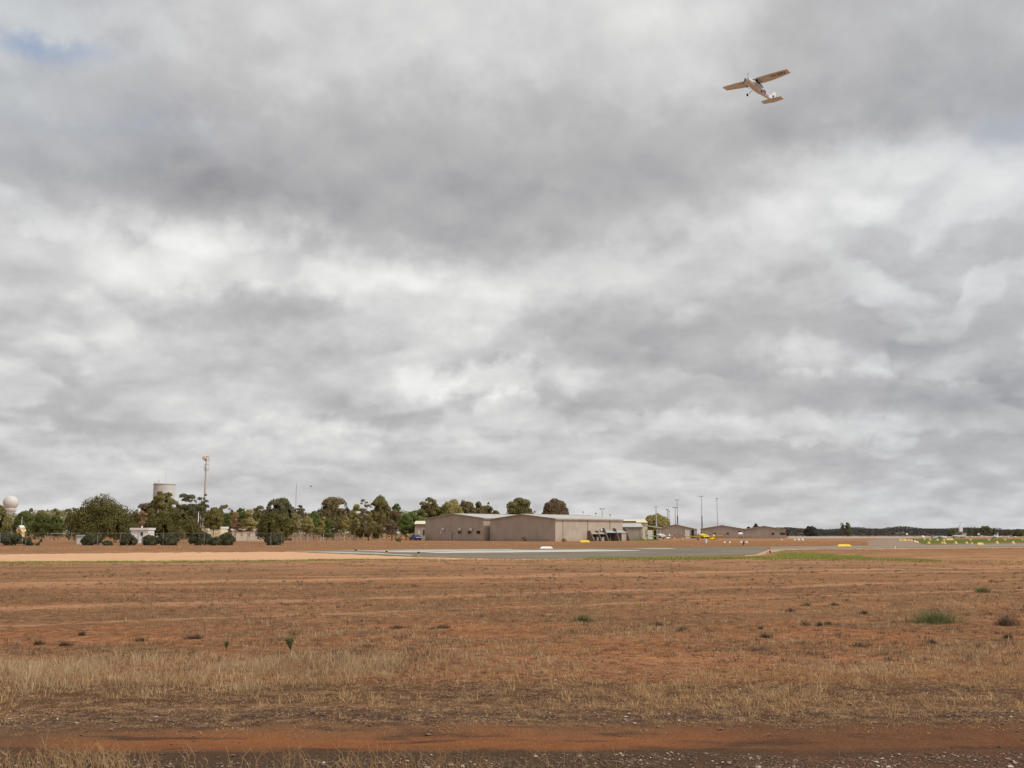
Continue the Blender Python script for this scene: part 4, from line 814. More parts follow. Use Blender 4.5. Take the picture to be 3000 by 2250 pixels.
# left side buildings
def shed(name, label, px0, px1, top, bot, Y, depth_, wallm, roofm, gable=False, cat='shed', parts=()):
    x0, x1 = xat(px0, Y), xat(px1, Y); W = x1-x0; H = zrow(top, Y); t = thing(name, label, cat, ((x0+x1)/2, Y, 0)); rh = H*.14
    MB().box((0, depth_/2, (H-rh)/2), (W*.92, depth_, H-rh)).build('wall', wallm, t)
    if gable: MB().prism([(-W/2, -.3, H-rh*2.2), (0, -.3, H), (W/2, -.3, H-rh*2.2), (W/2, -.3, H-rh*2.6), (0, -.3, H-.1), (-W/2, -.3, H-rh*2.6)], (0, 0, 0), (0, depth_+.6, 0)).build('roof', roofm, t); MB().prism([(-W*.46, -.01, H-rh*2.4), (0, -.01, H-.08), (W*.46, -.01, H-rh*2.4)], (0, 0, 0), (0, depth_, 0)).build('gable', wallm, t)
    else: MB().box((0, depth_/2, H-rh*.5+.005), (W, depth_+.5, rh)).build('roof', roofm, t)
    for nm, ux, uz, uw, uh, m in parts: MB().box((ux*W, -.04, uz*H), (uw*W, .07, uh*H)).build(nm, m, t)
    return t
shed('kiosk', 'tiny kiosk with an orange wall and a white roof left of the green trees', 49, 64, 1539, 1582, 215, 1.5, paint('orange_wall', (.72, .42, .06), .6), white, True, 'kiosk', (('window', 0, .45, .3, .2, glass),))
t = thing('gate_post', 'white post with a crossarm just right of the orange kiosk', 'post', (xat(67, 214), 214, 0)); MB().box((0, 0, 1.5), (.16, .16, 3.0)).build('post', white, t); MB().box((-.3, 0, zrow(1546, 214)-.1), (.9, .14, .16)).build('crossarm', white, t)
shed('cabinet', 'small white cabinet behind the shrub below the largest tree', 224, 247, 1567, 1590, 160, 1.2, white, pgrey, False, 'cabinet', (('door', -.1, .45, .5, .7, offw),))
w = shed('shed', 'flat roofed white shed between the two biggest dark trees', 381, 437, 1546.5, 1582, 183, 3., white, offw, False, 'shed', (('door', .25, .4, .16, .7, offw), ('window', .12, .62, .12, .22, glass), ('downpipe', -.05, .42, .02, .8, pgrey)))
MB().lathe((0, 1, zrow(1546.5, 183)), [(.08, 0), (.14, .1), (.13, .25), (.06, .35)], 10).build('roof_vent', white, w)
shed('house', 'small house with a tan gabled roof left of the cream house', 583, 610, 1541, 1580, 250, 5, cream, paint('tan_roof', (.46, .38, .22), .7), True, 'house', (('window', 0, .4, .3, .2, glass),))
shed('house', 'bright cream house partly hidden by shrubs', 617, 648, 1543, 1580, 240, 6, cream, offw, False, 'house', (('window', .12, .45, .3, .25, paint('yellow_blind', (.75, .6, .2), .6)), ('door', -.32, .36, .12, .6, offw)))
lb = shed('building', 'long low cream building behind the young trees and the fence', 676, 790, 1549, 1578, 246, 7, paint('pale_cream_wall', (.74, .64, .52), .7), offw, False, 'building', tuple(('window', -.40+.19*i, .52, .05, .2, paint('blind', (.42, .36, .30), .6)) for i in range(5)))
for px, lab in ((681, 'white roof vent'),): pass
# ------------------------------------------------------------------ towers and masts
t = thing('radar_tower', 'white radar dome on a pale shaft at the left edge', 'tower', (xat(25, 350), 350, 0)); R_ = 21/F_PX*350*.985; zc_ = zrow(1473, 350)
MB().lathe((0, 0, zc_), [(R_*math.cos(a*PI/24-PI/2), R_*math.sin(a*PI/24-PI/2)) for a in range(1, 24)], 32).build('dome', paint('dome_white', (.63, .60, .56), .55, .05, .6), t, True)
MB().lathe((0, 0, zc_-R_*1.0), [(R_*.78, -.15), (R_*.85, .2), (R_*.85, .45), (R_*.6, .5)], 24).build('platform', offw, t)
MB().lathe((.2, 0, 0), [(1.25, 0), (1.15, zc_-R_*1.35), (1.9, zc_-R_*1.1)], 24).build('shaft', white, t, True)
mb = MB(); [mb.tube((R_*.82*math.cos(a), R_*.82*math.sin(a), zc_-R_+.4), (R_*.82*math.cos(a), R_*.82*math.sin(a), zc_-R_+1.2), .03) for a in np.arange(0, 6.28, .5)]; mb.build('railing', steel, t)
Yt = 420; t = thing('water_tower', 'big concrete water tank rising behind the gum trees', 'water tower', (xat(475, Yt), Yt, 0)); R_ = 30.3/F_PX*Yt; z1 = zrow(1416.5, Yt); z0 = zrow(1482, Yt)
MB().lathe((0, 0, 0), [(R_, z0), (R_, z1-.5), (R_*1.02, z1-.5), (R_*1.02, z1-.15), (R_*.98, z1)], 48).build('tank', paint('tank_concrete', (.58, .57, .54), .8, .08, .25), t, True)
MB().lathe((0, 0, 0), [(R_*.62, 0), (R_*.55, z0-1), (R_*.98, z0-.003)], 32).build('shaft', concrete, t, True)
MB().lathe((0, 0, z1-.6), [(R_*1.03, 0), (R_*1.03, .25), (R_, .25)], 48).build('rim', trim, t)
MB().tube((.4, 0, z1-.1), (.4, 0, zrow(1387, Yt)), .05, .03, 6).build('antenna', steel, t)
for px, rr, rw in ((461, .38, 1406), (465, .3, 1413)): MB().tube((xat(px, Yt)-xat(475, Yt), -1, z1-.1), (xat(px, Yt)-xat(475, Yt), -1, zrow(rw, Yt)), .08).build('dish_mount', steel, t); MB().lathe((xat(px, Yt)-xat(475, Yt), -1.2, zrow(rw, Yt)), [(.05, 0), (rr, .15), (rr, .25), (.1, .3)], 12, 'y').build('dish', white, t)
mb = MB(); [mb.tube((R_*.95*math.cos(a), R_*.95*math.sin(a), z1-.1), (R_*.95*math.cos(a), R_*.95*math.sin(a), z1+.9), .03) for a in np.arange(2.6, 4.6, .25)]; mb.build('railing', steel, t)
Ym = 300; t = thing('phone_mast', 'tall pale phone mast with panel antennas and a round dish', 'mast', (xat(595.5, Ym), Ym, 0)); S = Ym/F_PX
zz = lambda row: zrow(row, Ym)
MB().tube((0, 0, 0), (0, 0, zz(1347)), .42, .20, 14).build('pole', paint('mast_concrete', (.55, .50, .44), .8), t, True)
hd_ = MB(); hd_.tube((0, 0, zz(1351)), (0, 0, zz(1336)), .12, .12, 8)
for row in (1338, 1350, 1360, 1374, 1379): hd_.tube((-6.5*S, 0, zz(row)), (7.5*S, 0, zz(row)), .06, .06, 6); hd_.tube((0, -.5, zz(row)), (0, .7, zz(row)), .06, .06, 6)
hd_.build('headframe', paint('dark_steel', (.12, .11, .10), .6), t)
for dx, dy, r0, r1 in ((8.2, -.1, 1333, 1354), (8.2, -.1, 1359, 1380), (-4.2, -.35, 1360, 1380), (-6.3, .5, 1362, 1378), (3.5, -.6, 1361, 1374), (4.8, .7, 1334, 1350)): MB().box((dx*S, dy, (zz(r0)+zz(r1))/2), (.30, .18, zz(r0)-zz(r1))).build('panel_antenna', white, t)
MB().lathe((-5.2*S, -.75, zz(1341.5)), [(.08, 0), (.5, .04), (.62, .25), (.62, .5), (.2, .6)], 18, 'y').build('dish', paint('dish_tan', (.75, .58, .42), .6), t, True)
MB().lathe((-1.8*S, -.5, zz(1347)), [(.05, 0), (.28, .05), (.28, .4)], 12, 'y').build('small_dish', paint('dish_brown', (.3, .2, .15), .6), t)
mb = MB(); [mb.tube((.43, 0, 2+.6*i), (.60, 0, 2+.6*i), .015, .015, 4) for i in range(30)]; mb.build('cable_ladder', steel, t)
Ya = 430; t = thing('lattice_antenna', 'very thin lattice antenna rising above the gum trees', 'mast', (xat(864, Ya), Ya, 0)); mb = MB(); zt = zrow(1417, Ya)
for k in range(3):
    a = k*2*PI/3; mb.tube((.28*math.cos(a), .28*math.sin(a), 0), (.09*math.cos(a), .09*math.sin(a), zt), .035, .03, 4)
for i in range(int(zt/1.)):
    u = i/(zt/1.); rr = .28-.19*u
    for k in range(3): a = k*2*PI/3; b = (k+1)*2*PI/3; mb.tube((rr*math.cos(a), rr*math.sin(a), i), (rr*math.cos(b), rr*math.sin(b), i+1), .02, .02, 3)
mb.build('lattice', steel, t); MB().tube((0, 0, zt-1), (0, 0, zt+1), .03).build('tip', steel, t)
def lightpole(label, px, top, Y, r=.12, head=2, arm=.8, mat=None, name='floodlight_pole', cat='light pole', group='light poles beyond the hangars', cross=False, knee=None, base=0):
    t = thing(name, label, cat, (xat(px, Y), Y, 0), 0, group); zt = zrow(top, Y)
    MB().tube((0, 0, 0), (0, 0, zt), r*1.5, r*.75, 8).build('pole', mat or steel, t)
    if knee: MB().tube((0, 0, 0), (0, 0, zrow(knee, Y)), r*2.3, r*1.9, 8).build('base_sleeve', paint('pole_sleeve', (.2, .19, .19), .6), t)
    if cross: MB().box((0, 0, zt-.25), (arm*2, .14, .16)).build('crossarm', mat or steel, t); [MB().tube((s*arm*.85, 0, zt-.15), (s*arm*.85, 0, zt+.15), .06).build('insulator', white, t) for s in (-1, 0, 1)]
    else:
        MB().box((0, 0, zt), (arm*2, .12, .12)).build('bracket', mat or steel, t)
        for i in range(head): u = (-1+2*i/(head-1))*arm*.8 if head > 1 else 0; MB().box((u, -.15, zt+.1), (.42, .5, .28)).build('floodlight', dark_in if i % 2 == 0 else steel, t)
lightpole('floodlight pole standing up behind the long roof of the right hangar', 1765, 1491.5, 330, .10, 2, .75)
lightpole('short floodlight pole just showing over the right hangar roof', 1746, 1504.5, 345, .08, 1, .4)
lightpole('thin short pole over the far end of the right hangar roof', 1788, 1509, 345, .07, 1, .15)
lightpole('tiny lamp pole furthest left over the right hangar roof', 1709, 1501, 380, .05, 1, .3)
lightpole('pale power pole with a crossarm in front of the yellow green tree', 1923.5, 1483, 312, .15, 2, .85, paint('pole_pale', (.52, .50, .46), .8), 'power_pole', 'power pole', None, True)
lightpole('left one of two close poles behind the small sheds', 1957, 1493, 420, .17, 2, .5)
lightpole('right and shorter one of two close poles behind the small sheds', 1961.5, 1498, 425, .15, 1, .3)
lightpole('floodlight pole with a wide head left of the first small hangar ridge', 1979.5, 1487.5, 420, .16, 3, .95)
lightpole('taller floodlight pole beside the wide headed one', 1986, 1465, 420, .14, 2, .8, knee=1511)
lightpole('tallest thin floodlight pole between the first and middle small hangars', 2057.5, 1454.5, 420, .13, 2, .7, knee=1513)
lightpole('thin floodlight pole above the ridge of the middle small hangar', 2103, 1461, 420, .12, 1, .3)
lightpole('white lamp post in front of the gum trees near the phone mast', 579, 1497, 255, .11, 1, .2, white, 'lamp_post', 'lamp post', 'white posts among the left trees')
lightpole('white post above the dark round tree at the end of the tall fence', 768, 1503, 262, .11, 1, .15, white, 'lamp_post', 'lamp post', 'white posts among the left trees')
lightpole('short white post above the broad dark tree', 459.5, 1492, 262, .10, 1, .15, white, 'lamp_post', 'lamp post', 'white posts among the left trees')
lightpole('thin white post left of the largest dark tree near the radar dome', 61.5, 1512, 240, .06, 1, .1, white, 'lamp_post', 'lamp post', 'white posts among the left trees')
# ------------------------------------------------------------------ fences
mm, nt_, b_ = newmat('chain_link'); tc = N(nt_, 'ShaderNodeTexCoord').outputs['Object']; s_ = N(nt_, 'ShaderNodeSeparateXYZ', {0: tc})
u_ = M_(nt_, 'ADD', s_.outputs[0], s_.outputs[2]); v_ = M_(nt_, 'SUBTRACT', s_.outputs[0], s_.outputs[2])
f1 = M_(nt_, 'LESS_THAN', M_(nt_, 'FRACT', M_(nt_, 'MULTIPLY', u_, 11.)), .018); f2 = M_(nt_, 'LESS_THAN', M_(nt_, 'FRACT', M_(nt_, 'MULTIPLY', v_, 11.)), .018)
b_.inputs['Base Color'].default_value = (.25, .23, .21, 1); b_.inputs['Roughness'].default_value = .5
tr_ = N(nt_, 'ShaderNodeBsdfTransparent'); mx_ = N(nt_, 'ShaderNodeMixShader', {0: M_(nt_, 'MAXIMUM', f1, f2), 1: tr_.outputs[0], 2: b_.outputs[0]}); nt_.links.new(mx_.outputs[0], nt_.nodes['Material Output'].inputs[0])
chain = mm
def fence(name, label, a, b, h, posts, rail=True, pr=.035, postm=None, group=None, every=3.2):
    A = Vector((xat(a[0], a[1]), a[1], 0)); B = Vector((xat(b[0], b[1]), b[1], 0)); d = B-A; L = d.length; t = thing(name, label, 'fence', A, math.atan2(d.y, d.x), group)
    us = posts if posts else [i*every for i in range(int(L/every)+1)]
    for u in us: MB().tube((u, 0, -.1), (u, 0, h+.12), pr, pr, 6).build('post', postm or steel, t)
    if rail: MB().tube((0, 0, h), (L, 0, h), .022, .022, 5).build('rail', postm or steel, t)
    MB().add([(0, .02, .03), (L, .02, .03), (L, .02, h-.03), (0, .02, h-.03)], [(0, 1, 2, 3)]).build('wire_mesh', chain, t); return t
pA = (-200, 147); pB = (830, 150); A = Vector((xat(*pA), pA[1], 0)); B = Vector((xat(*pB), pB[1], 0)); dd = (B-A).normalized()
ps = [solve(A, dd, p) for p in (-180, -120, -60, 2, 77, 140, 210, 287, 354, 419, 479, 540, 599, 658, 725, 794, 826)]
fence('chain_link_fence', 'tall chain link fence with grey posts along the shrubs on the left', pA, pB, 1.75, ps, True, .04, paint('post_grey', (.24, .23, .21), .6))
fence('netting_fence', 'low netting fence running from the tall fence towards the hangars', (832, 158), (1068, 172), 1.0, None, True, .035, paint('rust_post', (.28, .2, .16), .8), every=2.2)
fence('rear_fence', 'grey rear fence with a pale rail in front of the yellow young trees', (858, 232), (1000, 238), 1.75, None, True, .07, pgrey, every=3.6)
fence('rear_fence', 'faint rear fence behind the pale ground left of the largest tree', (150, 200), (300, 205), 1.7, None, True, .045, every=3.0)
# ------------------------------------------------------------------ airfield markers
def gable_marker(name, label, px, row, wpx, mat, hpx, Y=None, rz=0., group=None, leg=False):
    Y = Y or depth(row); t = thing(name, label, 'marker', (xat(px, Y), Y, 0), rz, group); W = wpx/F_PX*Y; H = hpx/F_PX*Y; D = min(W*.5, 1.2)
    b = MB(); b.add([(-W/2, -D/2, .03), (W/2, -D/2, .03), (W/2, D/2, .03), (-W/2, D/2, .03), (-W/2+D*.28, 0, H), (W/2-D*.28, 0, H)], [(0, 1, 5, 4), (2, 3, 4, 5), (1, 2, 5), (3, 0, 4), (0, 3, 2, 1)])
    b.build('panel', mat, t, bevel=.012)
    for s in (-1, 1): MB().box((s*W*.3, 0, .02), (.08, D*1.04, .05)).build('foot', steel, t)
    return t
gable_marker('gable_marker', 'big white roof shaped marker on the far side of the runway', 1600.5, 1608, 38, white, 7)
gable_marker('gable_marker', 'long yellow roof shaped marker at the foot of the right hangar', 1714, 1588, 30, yellow, 6.4, 200)
gable_marker('gable_marker', 'long yellow marker with an orange end beside the taxiway', 2471, 1599.5, 42, yellow, 7, 136)
gable_marker('gable_marker', 'pale yellow marker among the cones on the right beyond the taxiway', 2870, 1597, 20, orange_y, 7, 155)
g2 = 'yellow gable markers at the far taxiway'
for i, (px, w) in enumerate(((2638, 10), (2650, 12), (2662, 9))): gable_marker('gable_marker', ['leftmost', 'middle', 'rightmost'][i]+' of three yellow markers in a cluster left of the green turf', px, 1583.5, w, orange_y, 6.5, 236, group=g2)
for i, (px, row, w, Y_) in enumerate(((2670, 1585, 7, 225), (2679, 1588, 10, 205), (2686, 1590, 9, 190))): gable_marker('gable_marker', ['top', 'middle', 'lowest'][i]+' one of the slanting row of peach markers left of the green turf', px, row, w, paint('peach', (.82, .55, .35), .6), 5.5, Y_, .5, group=g2)
gable_marker('gable_marker', 'longest pale yellow marker on the back of the green turf', 2781, 1581.5, 22, orange_y, 5, 265, group=g2)
def cone_proto(mat, name='cone_marker'):
    t = bpy.data.objects.new(name, None); COL.objects.link(t)
    b = MB(); b.lathe((0, 0, .03), [(.55, 0), (.50, .05), (.16, .62), (.10, .68)], 4 if False else 12); b.build('cone', mat, t, True)
    MB().lathe((0, 0, 0), [(.62, 0), (.62, .04), (.5, .045)], 12).build('base', mat, t); return t
white_r = paint('marker_white', (.66, .62, .56), .5, .03); protos = {}
def cones(key, mat, lst, group, fmt, cat='cone marker'):
    for i, (px, row, hpx, Y_) in enumerate(lst):
        s = hpx/F_PX*Y_/.72; loc = (xat(px, Y_), Y_, 0)
        if key not in protos: protos[key] = t = cone_proto(mat); t.location = loc
        else: t = dup(protos[key], loc)
        t.scale = (s, s, s); tag(t, fmt % ORD[i+1], cat, group)
cones('w', white_r, [(2122, 1590, 5, 190), (2137, 1590, 5, 190), (2170.5, 1589.5, 6, 192), (2186, 1589.5, 6, 192)], 'white cones in front of the small hangars', 'small white cone, %s from the left, on dirt before the brown hangars')
cones('w', white_r, [(2339, 1582.5, 6, 262), (2350.5, 1582.5, 6, 262)], 'pair of white cones right of the small hangars', '%s one of the pair of white cones right of the small brown hangars')
cones('y', orange_y, [(2289, 1581, 5, 270), (2327, 1583, 6, 258)], 'yellow cones right of the small hangars', '%s yellow cone just right of the last small brown hangar')
cones('y', orange_y, [(1890, 1576, 5, 300), (1975, 1574, 4, 330), (2000, 1575, 4, 330)], 'cones under the parked aircraft', '%s pale cone on the ground around the white parked aircraft')
cones('y', orange_y, [(2719, 1592.5, 7, 175), (2759, 1593, 6.5, 176), (2765, 1593, 7, 174), (2798, 1592.5, 7.5, 175), (2830, 1592, 6.5, 176), (2845, 1594.5, 5.5, 168), (2919, 1591.5, 8, 176), (2966, 1591.5, 8, 176)], 'front row of cones along the right taxiway', 'yellow cone, %s from the left in the nearest row on the right')
cones('y', orange_y, [(2707, 1580.5, 4.5, 275), (2724, 1582.5, 5, 262), (2745, 1583.5, 6, 252), (2764, 1584, 6, 248), (2842, 1582.5, 5, 262), (2896, 1583, 5, 262), (2943, 1583, 4.5, 262), (2994, 1583, 4, 262)], 'middle row of yellow cones on the green turf', 'yellow cone, %s from the left in the row across the green turf')
def block_proto(mat):
    t = bpy.data.objects.new('white_marker', None); COL.objects.link(t); MB().box((0, 0, .36), (1.3, .6, .6)).build('panel', mat, t, bevel=.1); MB().box((0, 0, .04), (1.0, .4, .08)).build('foot', steel, t); return t
bp = None
for i, px in enumerate((2743, 2762, 2770, 2780, 2795, 2813, 2831, 2847, 2857, 2872, 2889, 2954, 2974)):
    loc = (xat(px, 400), 400, 0)
    if bp is None: bp = t = block_proto(white_r); t.location = loc
    else: t = dup(bp, loc)
    s = (1.0, .8, .9, .75, .85)[i % 5]; t.scale = (s*.85, s, s); tag(t, 'small white marker, %s from the left in the far row below the tree line' % ORD[i+1], 'marker', 'far row of white markers')
t = thing('white_post', 'fat white cylinder standing in front of the yellow aircraft', 'post', (xat(2067.5, 190), 190, 0)); MB().lathe((0, 0, 0), [(.21, 0), (.21, .66), (.17, .70)], 16).build('cylinder', white, t, True); MB().lathe((0, 0, .70), [(.1, 0), (.1, .05)], 12).build('cap', pgrey, t)
for i, (px, row) in enumerate(((1043, 1618), (1133.5, 1622), (1227, 1626))):
    Y_ = depth(row+1.5); t = thing('runway_light', 'small orange runway edge light, %s from the left along the painted line' % ORD[i+1], 'runway light', (xat(px, Y_), Y_, 0), 0, 'runway edge lights')
    MB().lathe((0, 0, 0), [(.10, 0), (.10, .03), (.05, .05), (.05, .16)], 10).build('stem', orange_y, t); MB().lathe((0, 0, .16), [(.09, 0), (.10, .06), (.06, .14)], 10).build('lamp', dark_in, t)
t = thing('runway_light', 'tiny dark runway light on the dirt in front of the white cones', 'runway light', (xat(2177, 155), 155, 0)); MB().lathe((0, 0, 0), [(.12, 0), (.08, .3), (.12, .32), (.1, .5)], 10).build('stem', dark_in, t)
t = thing('runway_light', 'pale post beside the taxiway edge at the far right', 'runway light', (xat(2620, 118), 118, 0)); MB().lathe((0, 0, 0), [(.09, 0), (.07, .24), (.09, .28)], 10).build('stem', offw, t)
for px, lab in ((2657, 'white round sign low in front of the far tree line'), (2867, 'white round sign left of the white low wing aircraft')):
    t = thing('round_sign', lab, 'sign', (xat(px, 420), 420, 0)); MB().tube((0, 0, 0), (0, 0, 1.3), .05).build('post', steel, t); MB().lathe((0, -.06, 1.5), [(.42, 0), (.42, .06)], 16, 'y').build('disc', white, t)
# ------------------------------------------------------------------ vehicles
def car(name, label, cat, px, Y, rz, prof, roofp, W, paintm, L):
    t = thing(name, label, cat, (xat(px, Y), Y, 0), rz)
    def ring(x, z0, z1, w): return [(x, -w/2, z0), (x, w/2, z0), (x, w/2, z0+(z1-z0)*.7), (x, w/2*.9, z1), (x, -w/2*.9, z1), (x, -w/2, z0+(z1-z0)*.7)]
    MB().loft([ring(x, z0, z1, W*k) for x, z0, z1, k in prof]).build('body', paintm, t, bevel=.02)
    MB().loft([ring(x, z0, z1, W*k) for x, z0, z1, k in roofp]).build('cabin', glass, t)
    a, b = roofp[1][0], roofp[-2][0]; zt = roofp[1][2]
    MB().box(((a+b)/2, 0, zt+.02), (abs(b-a)*1.02, W*.80, .05)).build('roof', paintm, t, bevel=.01)
    for sx in (-L*.31, L*.31):
        for s in (-1, 1):
            w = MB().lathe((sx, s*(W/2-.1)-.1, .33), [(.2, 0), (.33, .02), (.33, .18), (.2, .2)], 18, 'y').build('wheel', black, t, True)
            MB().lathe((sx, s*(W/2-.1)-.115, .33), [(.19, 0), (.19, .23)], 12, 'y').build('rim', steel, w)
    for s in (-1, 1): MB().box((prof[0][0]+.03, s*W*.36, .68), (.08, .28, .14)).build('headlight', white, t)
    return t
blue = paint('blue_paint', (.012, .03, .15), .2, .02)
car('parked_car', 'dark blue car parked under the trees left of the hangars', 'car', 1217, 250, 2.05+PI, [(-2.05, .35, .72, .8), (-1.9, .25, .86, .95), (-.9, .22, .98, 1), (1.3, .22, 1.0, 1), (1.95, .25, .88, .95), (2.05, .35, .8, .85)], [(-1.05, .92, .98, .95), (-.25, .92, 1.42, .84), (.8, .92, 1.44, .84), (1.7, .92, .98, .92)], 1.7, blue, 4.1)
ute = car('utility_truck', 'pale green utility truck parked in front of the far helicopter', 'truck', 2808, 395, .12, [(-2.3, .45, .85, .85), (-2.2, .4, 1.05, .96), (-1.0, .4, 1.12, 1), (2.3, .4, 1.1, 1), (2.5, .45, 1.05, .97)], [(-1.2, 1.05, 1.12, .95), (-.6, 1.05, 1.8, .84), (.7, 1.05, 1.82, .86), (.95, 1.05, 1.15, .92)], 1.9, paint('sage_paint', (.50, .52, .42), .4), 4.9)
MB().box((1.75, 0, 1.42), (1.9, 1.85, .6)).build('canopy', paint('canvas', (.45, .42, .33), .8), ute)
# ------------------------------------------------------------------ aircraft
white_gl = paint('aircraft_white', (.72, .71, .69), .28, .03, 1.5); red_gl = paint('aircraft_red', (.34, .06, .04), .35); navy = paint('aircraft_navy', (.03, .045, .16), .3); alu = paint('bare_metal', (.5, .5, .5), .3, .05, 2., .8); yel_gl = paint('aircraft_yellow', (.84, .62, .02), .3, .04)
letter_m = paint('registration_paint', (.06, .04, .035), .5)
def oval(x, zc, hw, ht, hb, n=20, p=2.4):
    R = []
    for k in range(n):
        a = 2*PI*k/n; c, s = math.cos(a), math.sin(a); y = hw*math.copysign(abs(c)**(2/p), c); z = (ht if s > 0 else hb)*math.copysign(abs(s)**(2/p), s)
        R.append((x, y, zc+z))
    return R
def foil(xle, y, z, ch, th, n=7, vertical=False):
    up = []; lo = []
    for i in range(n+1):
        u = i/n; tt = th*ch*5*(.2969*math.sqrt(u)-.126*u-.3516*u*u+.2843*u**3-.1015*u**4)
        up.append((xle-u*ch, tt)); lo.append((xle-u*ch, -tt*.55 if not vertical else -tt))
    pts = up+lo[-2:0:-1]
    return [(px, y+q, z) if vertical else (px, y, z+q) for px, q in pts]
def skin(mb, rings): return mb.loft(rings)
def wheel(parent, c, r, w=.14, arm=None, rod=.04, nm='main_gear'):
    g = MB()
    if arm: g.tube(arm, c, rod*1.5, rod, 8)
    g = g.build(nm, white_gl, parent) if arm else parent
    o = MB().lathe((c[0], c[1]-w/2, c[2]), [(r*.6, 0), (r*.93, .01), (r, w*.3), (r, w*.7), (r*.93, w-.01), (r*.6, w)], 18, 'y').build('tyre', black, g, True)
    MB().lathe((c[0], c[1]-w/2-.01, c[2]), [(r*.5, 0), (r*.5, w+.02)], 12, 'y').build('hub', alu, g)
# --- the flying high wing aircraft
t = thing('high_wing_aircraft', 'white single engine high wing aircraft climbing in the grey sky', 'aircraft', (35.585, 143.10, 68.073))
t.matrix_world = Matrix.Translation((35.5854, 143.1001, 68.0726)) @ Matrix(((-0.6895, 0.6944, 0.2059), (-0.6921, -0.7155, 0.0951), (0.2133, -0.0769, 0.9739))).normalized().to_4x4()
AC = t
fus = MB().loft([oval(x, z, w, a, b) for x, z, w, a, b in ((1.62, -.86, .25, .22, .22), (1.55, -.86, .40, .32, .36), (1.1, -.86, .50, .36, .46), (.45, -.84, .54, .42, .52), (.30, -.82, .54, .50, .54), (-.35, -.72, .55, .72, .64), (-1.2, -.70, .55, .74, .64), (-2.0, -.66, .50, .62, .60), (-3.0, -.58, .36, .40, .44), (-4.3, -.50, .22, .26, .28), (-5.6, -.42, .11, .18, .17), (-6.05, -.40, .05, .12, .1))]).build('fuselage', white_gl, t, True)
MB().loft([oval(x, -.86-.02, w, .02, b, 20) for x, w, b in ((1.4, .30, .40), (1.1, .36, .475), (.45, .40, .535), (-.35, .42, .652), (-1.2, .42, .652), (-2.0, .38, .575), (-3.0, .27, .73-.1), (-3.05, .2, .4))]).build('belly_panel', paint('belly_brown', (.42, .22, .13), .5), t, True) if False else None
# red stripes along the flanks
for s in (-1, 1):
    MB().add([(1.5, s*.36, -.98), (.4, s*.553, -.98), (-1.2, s*.562, -.90), (-2.2, s*.50, -.78), (-4.2, s*.245, -.56), (-4.2, s*.248, -.50), (-2.2, s*.50, -.66), (-1.2, s*.566, -.76), (.4, s*.556, -.86), (1.5, s*.40, -.88)], [(0, 1, 8, 9), (1, 2, 7, 8), (2, 3, 6, 7), (3, 4, 5, 6)]).build('stripe', red_gl, fus)
    MB().add([(-2.35, s*.445, -.86), (-3.1, s*.37, -.78), (-3.35, s*.325, -.40), (-2.75, s*.37, -.28), (-2.3, s*.45, -.45)], [(0, 1, 2, 3, 4)]).build('tail_blaze', navy, fus)
MB().loft([oval(x, z, w, a, b) for x, z, w, a, b in ((.52, -.42, .44, .04, .04), (.2, -.30, .50, .12, .1), (-.15, -.16, .53, .16, .15), (-.38, -.06, .54, .10, .24))]).build('windscreen', glass, t, True)
for s in (-1, 1):
    for x0, x1, z0, z1, sl in ((.05, -.62, -.52, -.12, .25), (-.72, -1.42, -.52, -.12, 0), (-1.52, -2.1, -.50, -.16, -.35)):
        MB().prism([(x0, s*.535, z0), (x1, s*(.535 if x1 > -1.5 else .50), z0), (x1+max(-sl, 0), s*(.525 if x1 > -1.5 else .49), z1), (x0-max(sl, 0), s*.525, z1)], (0, 0, 0), (0, s*.035, 0)).build('window', glass, t)
MB().prism([(-2.15, -.3, -.02), (-2.15, .3, -.02), (-2.75, .2, -.16), (-2.75, -.2, -.16)], (0, 0, 0), (0, 0, .03)).build('rear_window', glass, t)
for s in (-1, 1):
    tipz = .25
    w = MB().loft([foil(0, s*.35, .06, 1.63, .12), foil(0, s*2.6, .15, 1.63, .12), foil(-.16, s*5.35, tipz, 1.12, .11), foil(-.24, s*5.5, tipz+.01, 1.02, .06)]).build('wing', white_gl, t, True)
    # flap and aileron hinge gaps, drawn as thin proud strips
    MB().prism([(-1.16, s*.6, .055), (-1.19, s*.6, .055), (-1.19, s*2.6, .15), (-1.16, s*2.6, .15)], (0, 0, 0), (0, 0, -.045)).build('flap_hinge', alu, w)
    MB().prism([(-1.16, s*2.7, .15), (-1.18, s*2.7, .15), (-1.03, s*5.1, .235), (-1.01, s*5.1, .235)], (0, 0, 0), (0, 0, -.04)).build('aileron_hinge', alu, w)
    MB().loft([[(x+dx, y, z) for dx, y, z in ((.09, 0, 0), (0, .0, .03), (-.09, 0, 0), (0, 0, -.03))] if False else [(x+.09, y, z), (x, y, z+.03), (x-.09, y, z), (x, y, z-.03)] for x, y, z in ((-.45, s*.50, -1.20), (-.50, s*2.75, .10))]).build('wing_strut', white_gl, t)
    MB().box((-.45, s*5.53, tipz), (.25, .10, .08)).build('wingtip_light', white, w)
    wheel(t, (-.95, s*1.25, -1.78), .20, .16, (-.85, s*.40, -1.28))
    MB().loft([foil(-4.95, 0, -.42, 1.25, .08), foil(-5.12, s*1.62, -.42, .88, .07), foil(-5.25, s*1.73, -.42, .68, .04)]).build('stabiliser', white_gl, t, True)
MB().loft([foil(-4.55, 0, -.25, 1.75, .05, vertical=True), foil(-5.2, 0, .40, 1.02, .07, vertical=True), foil(-5.65, 0, 1.08, .62, .07, vertical=True), foil(-5.75, 0, 1.15, .48, .05, vertical=True)]).build('fin', white_gl, t, True)
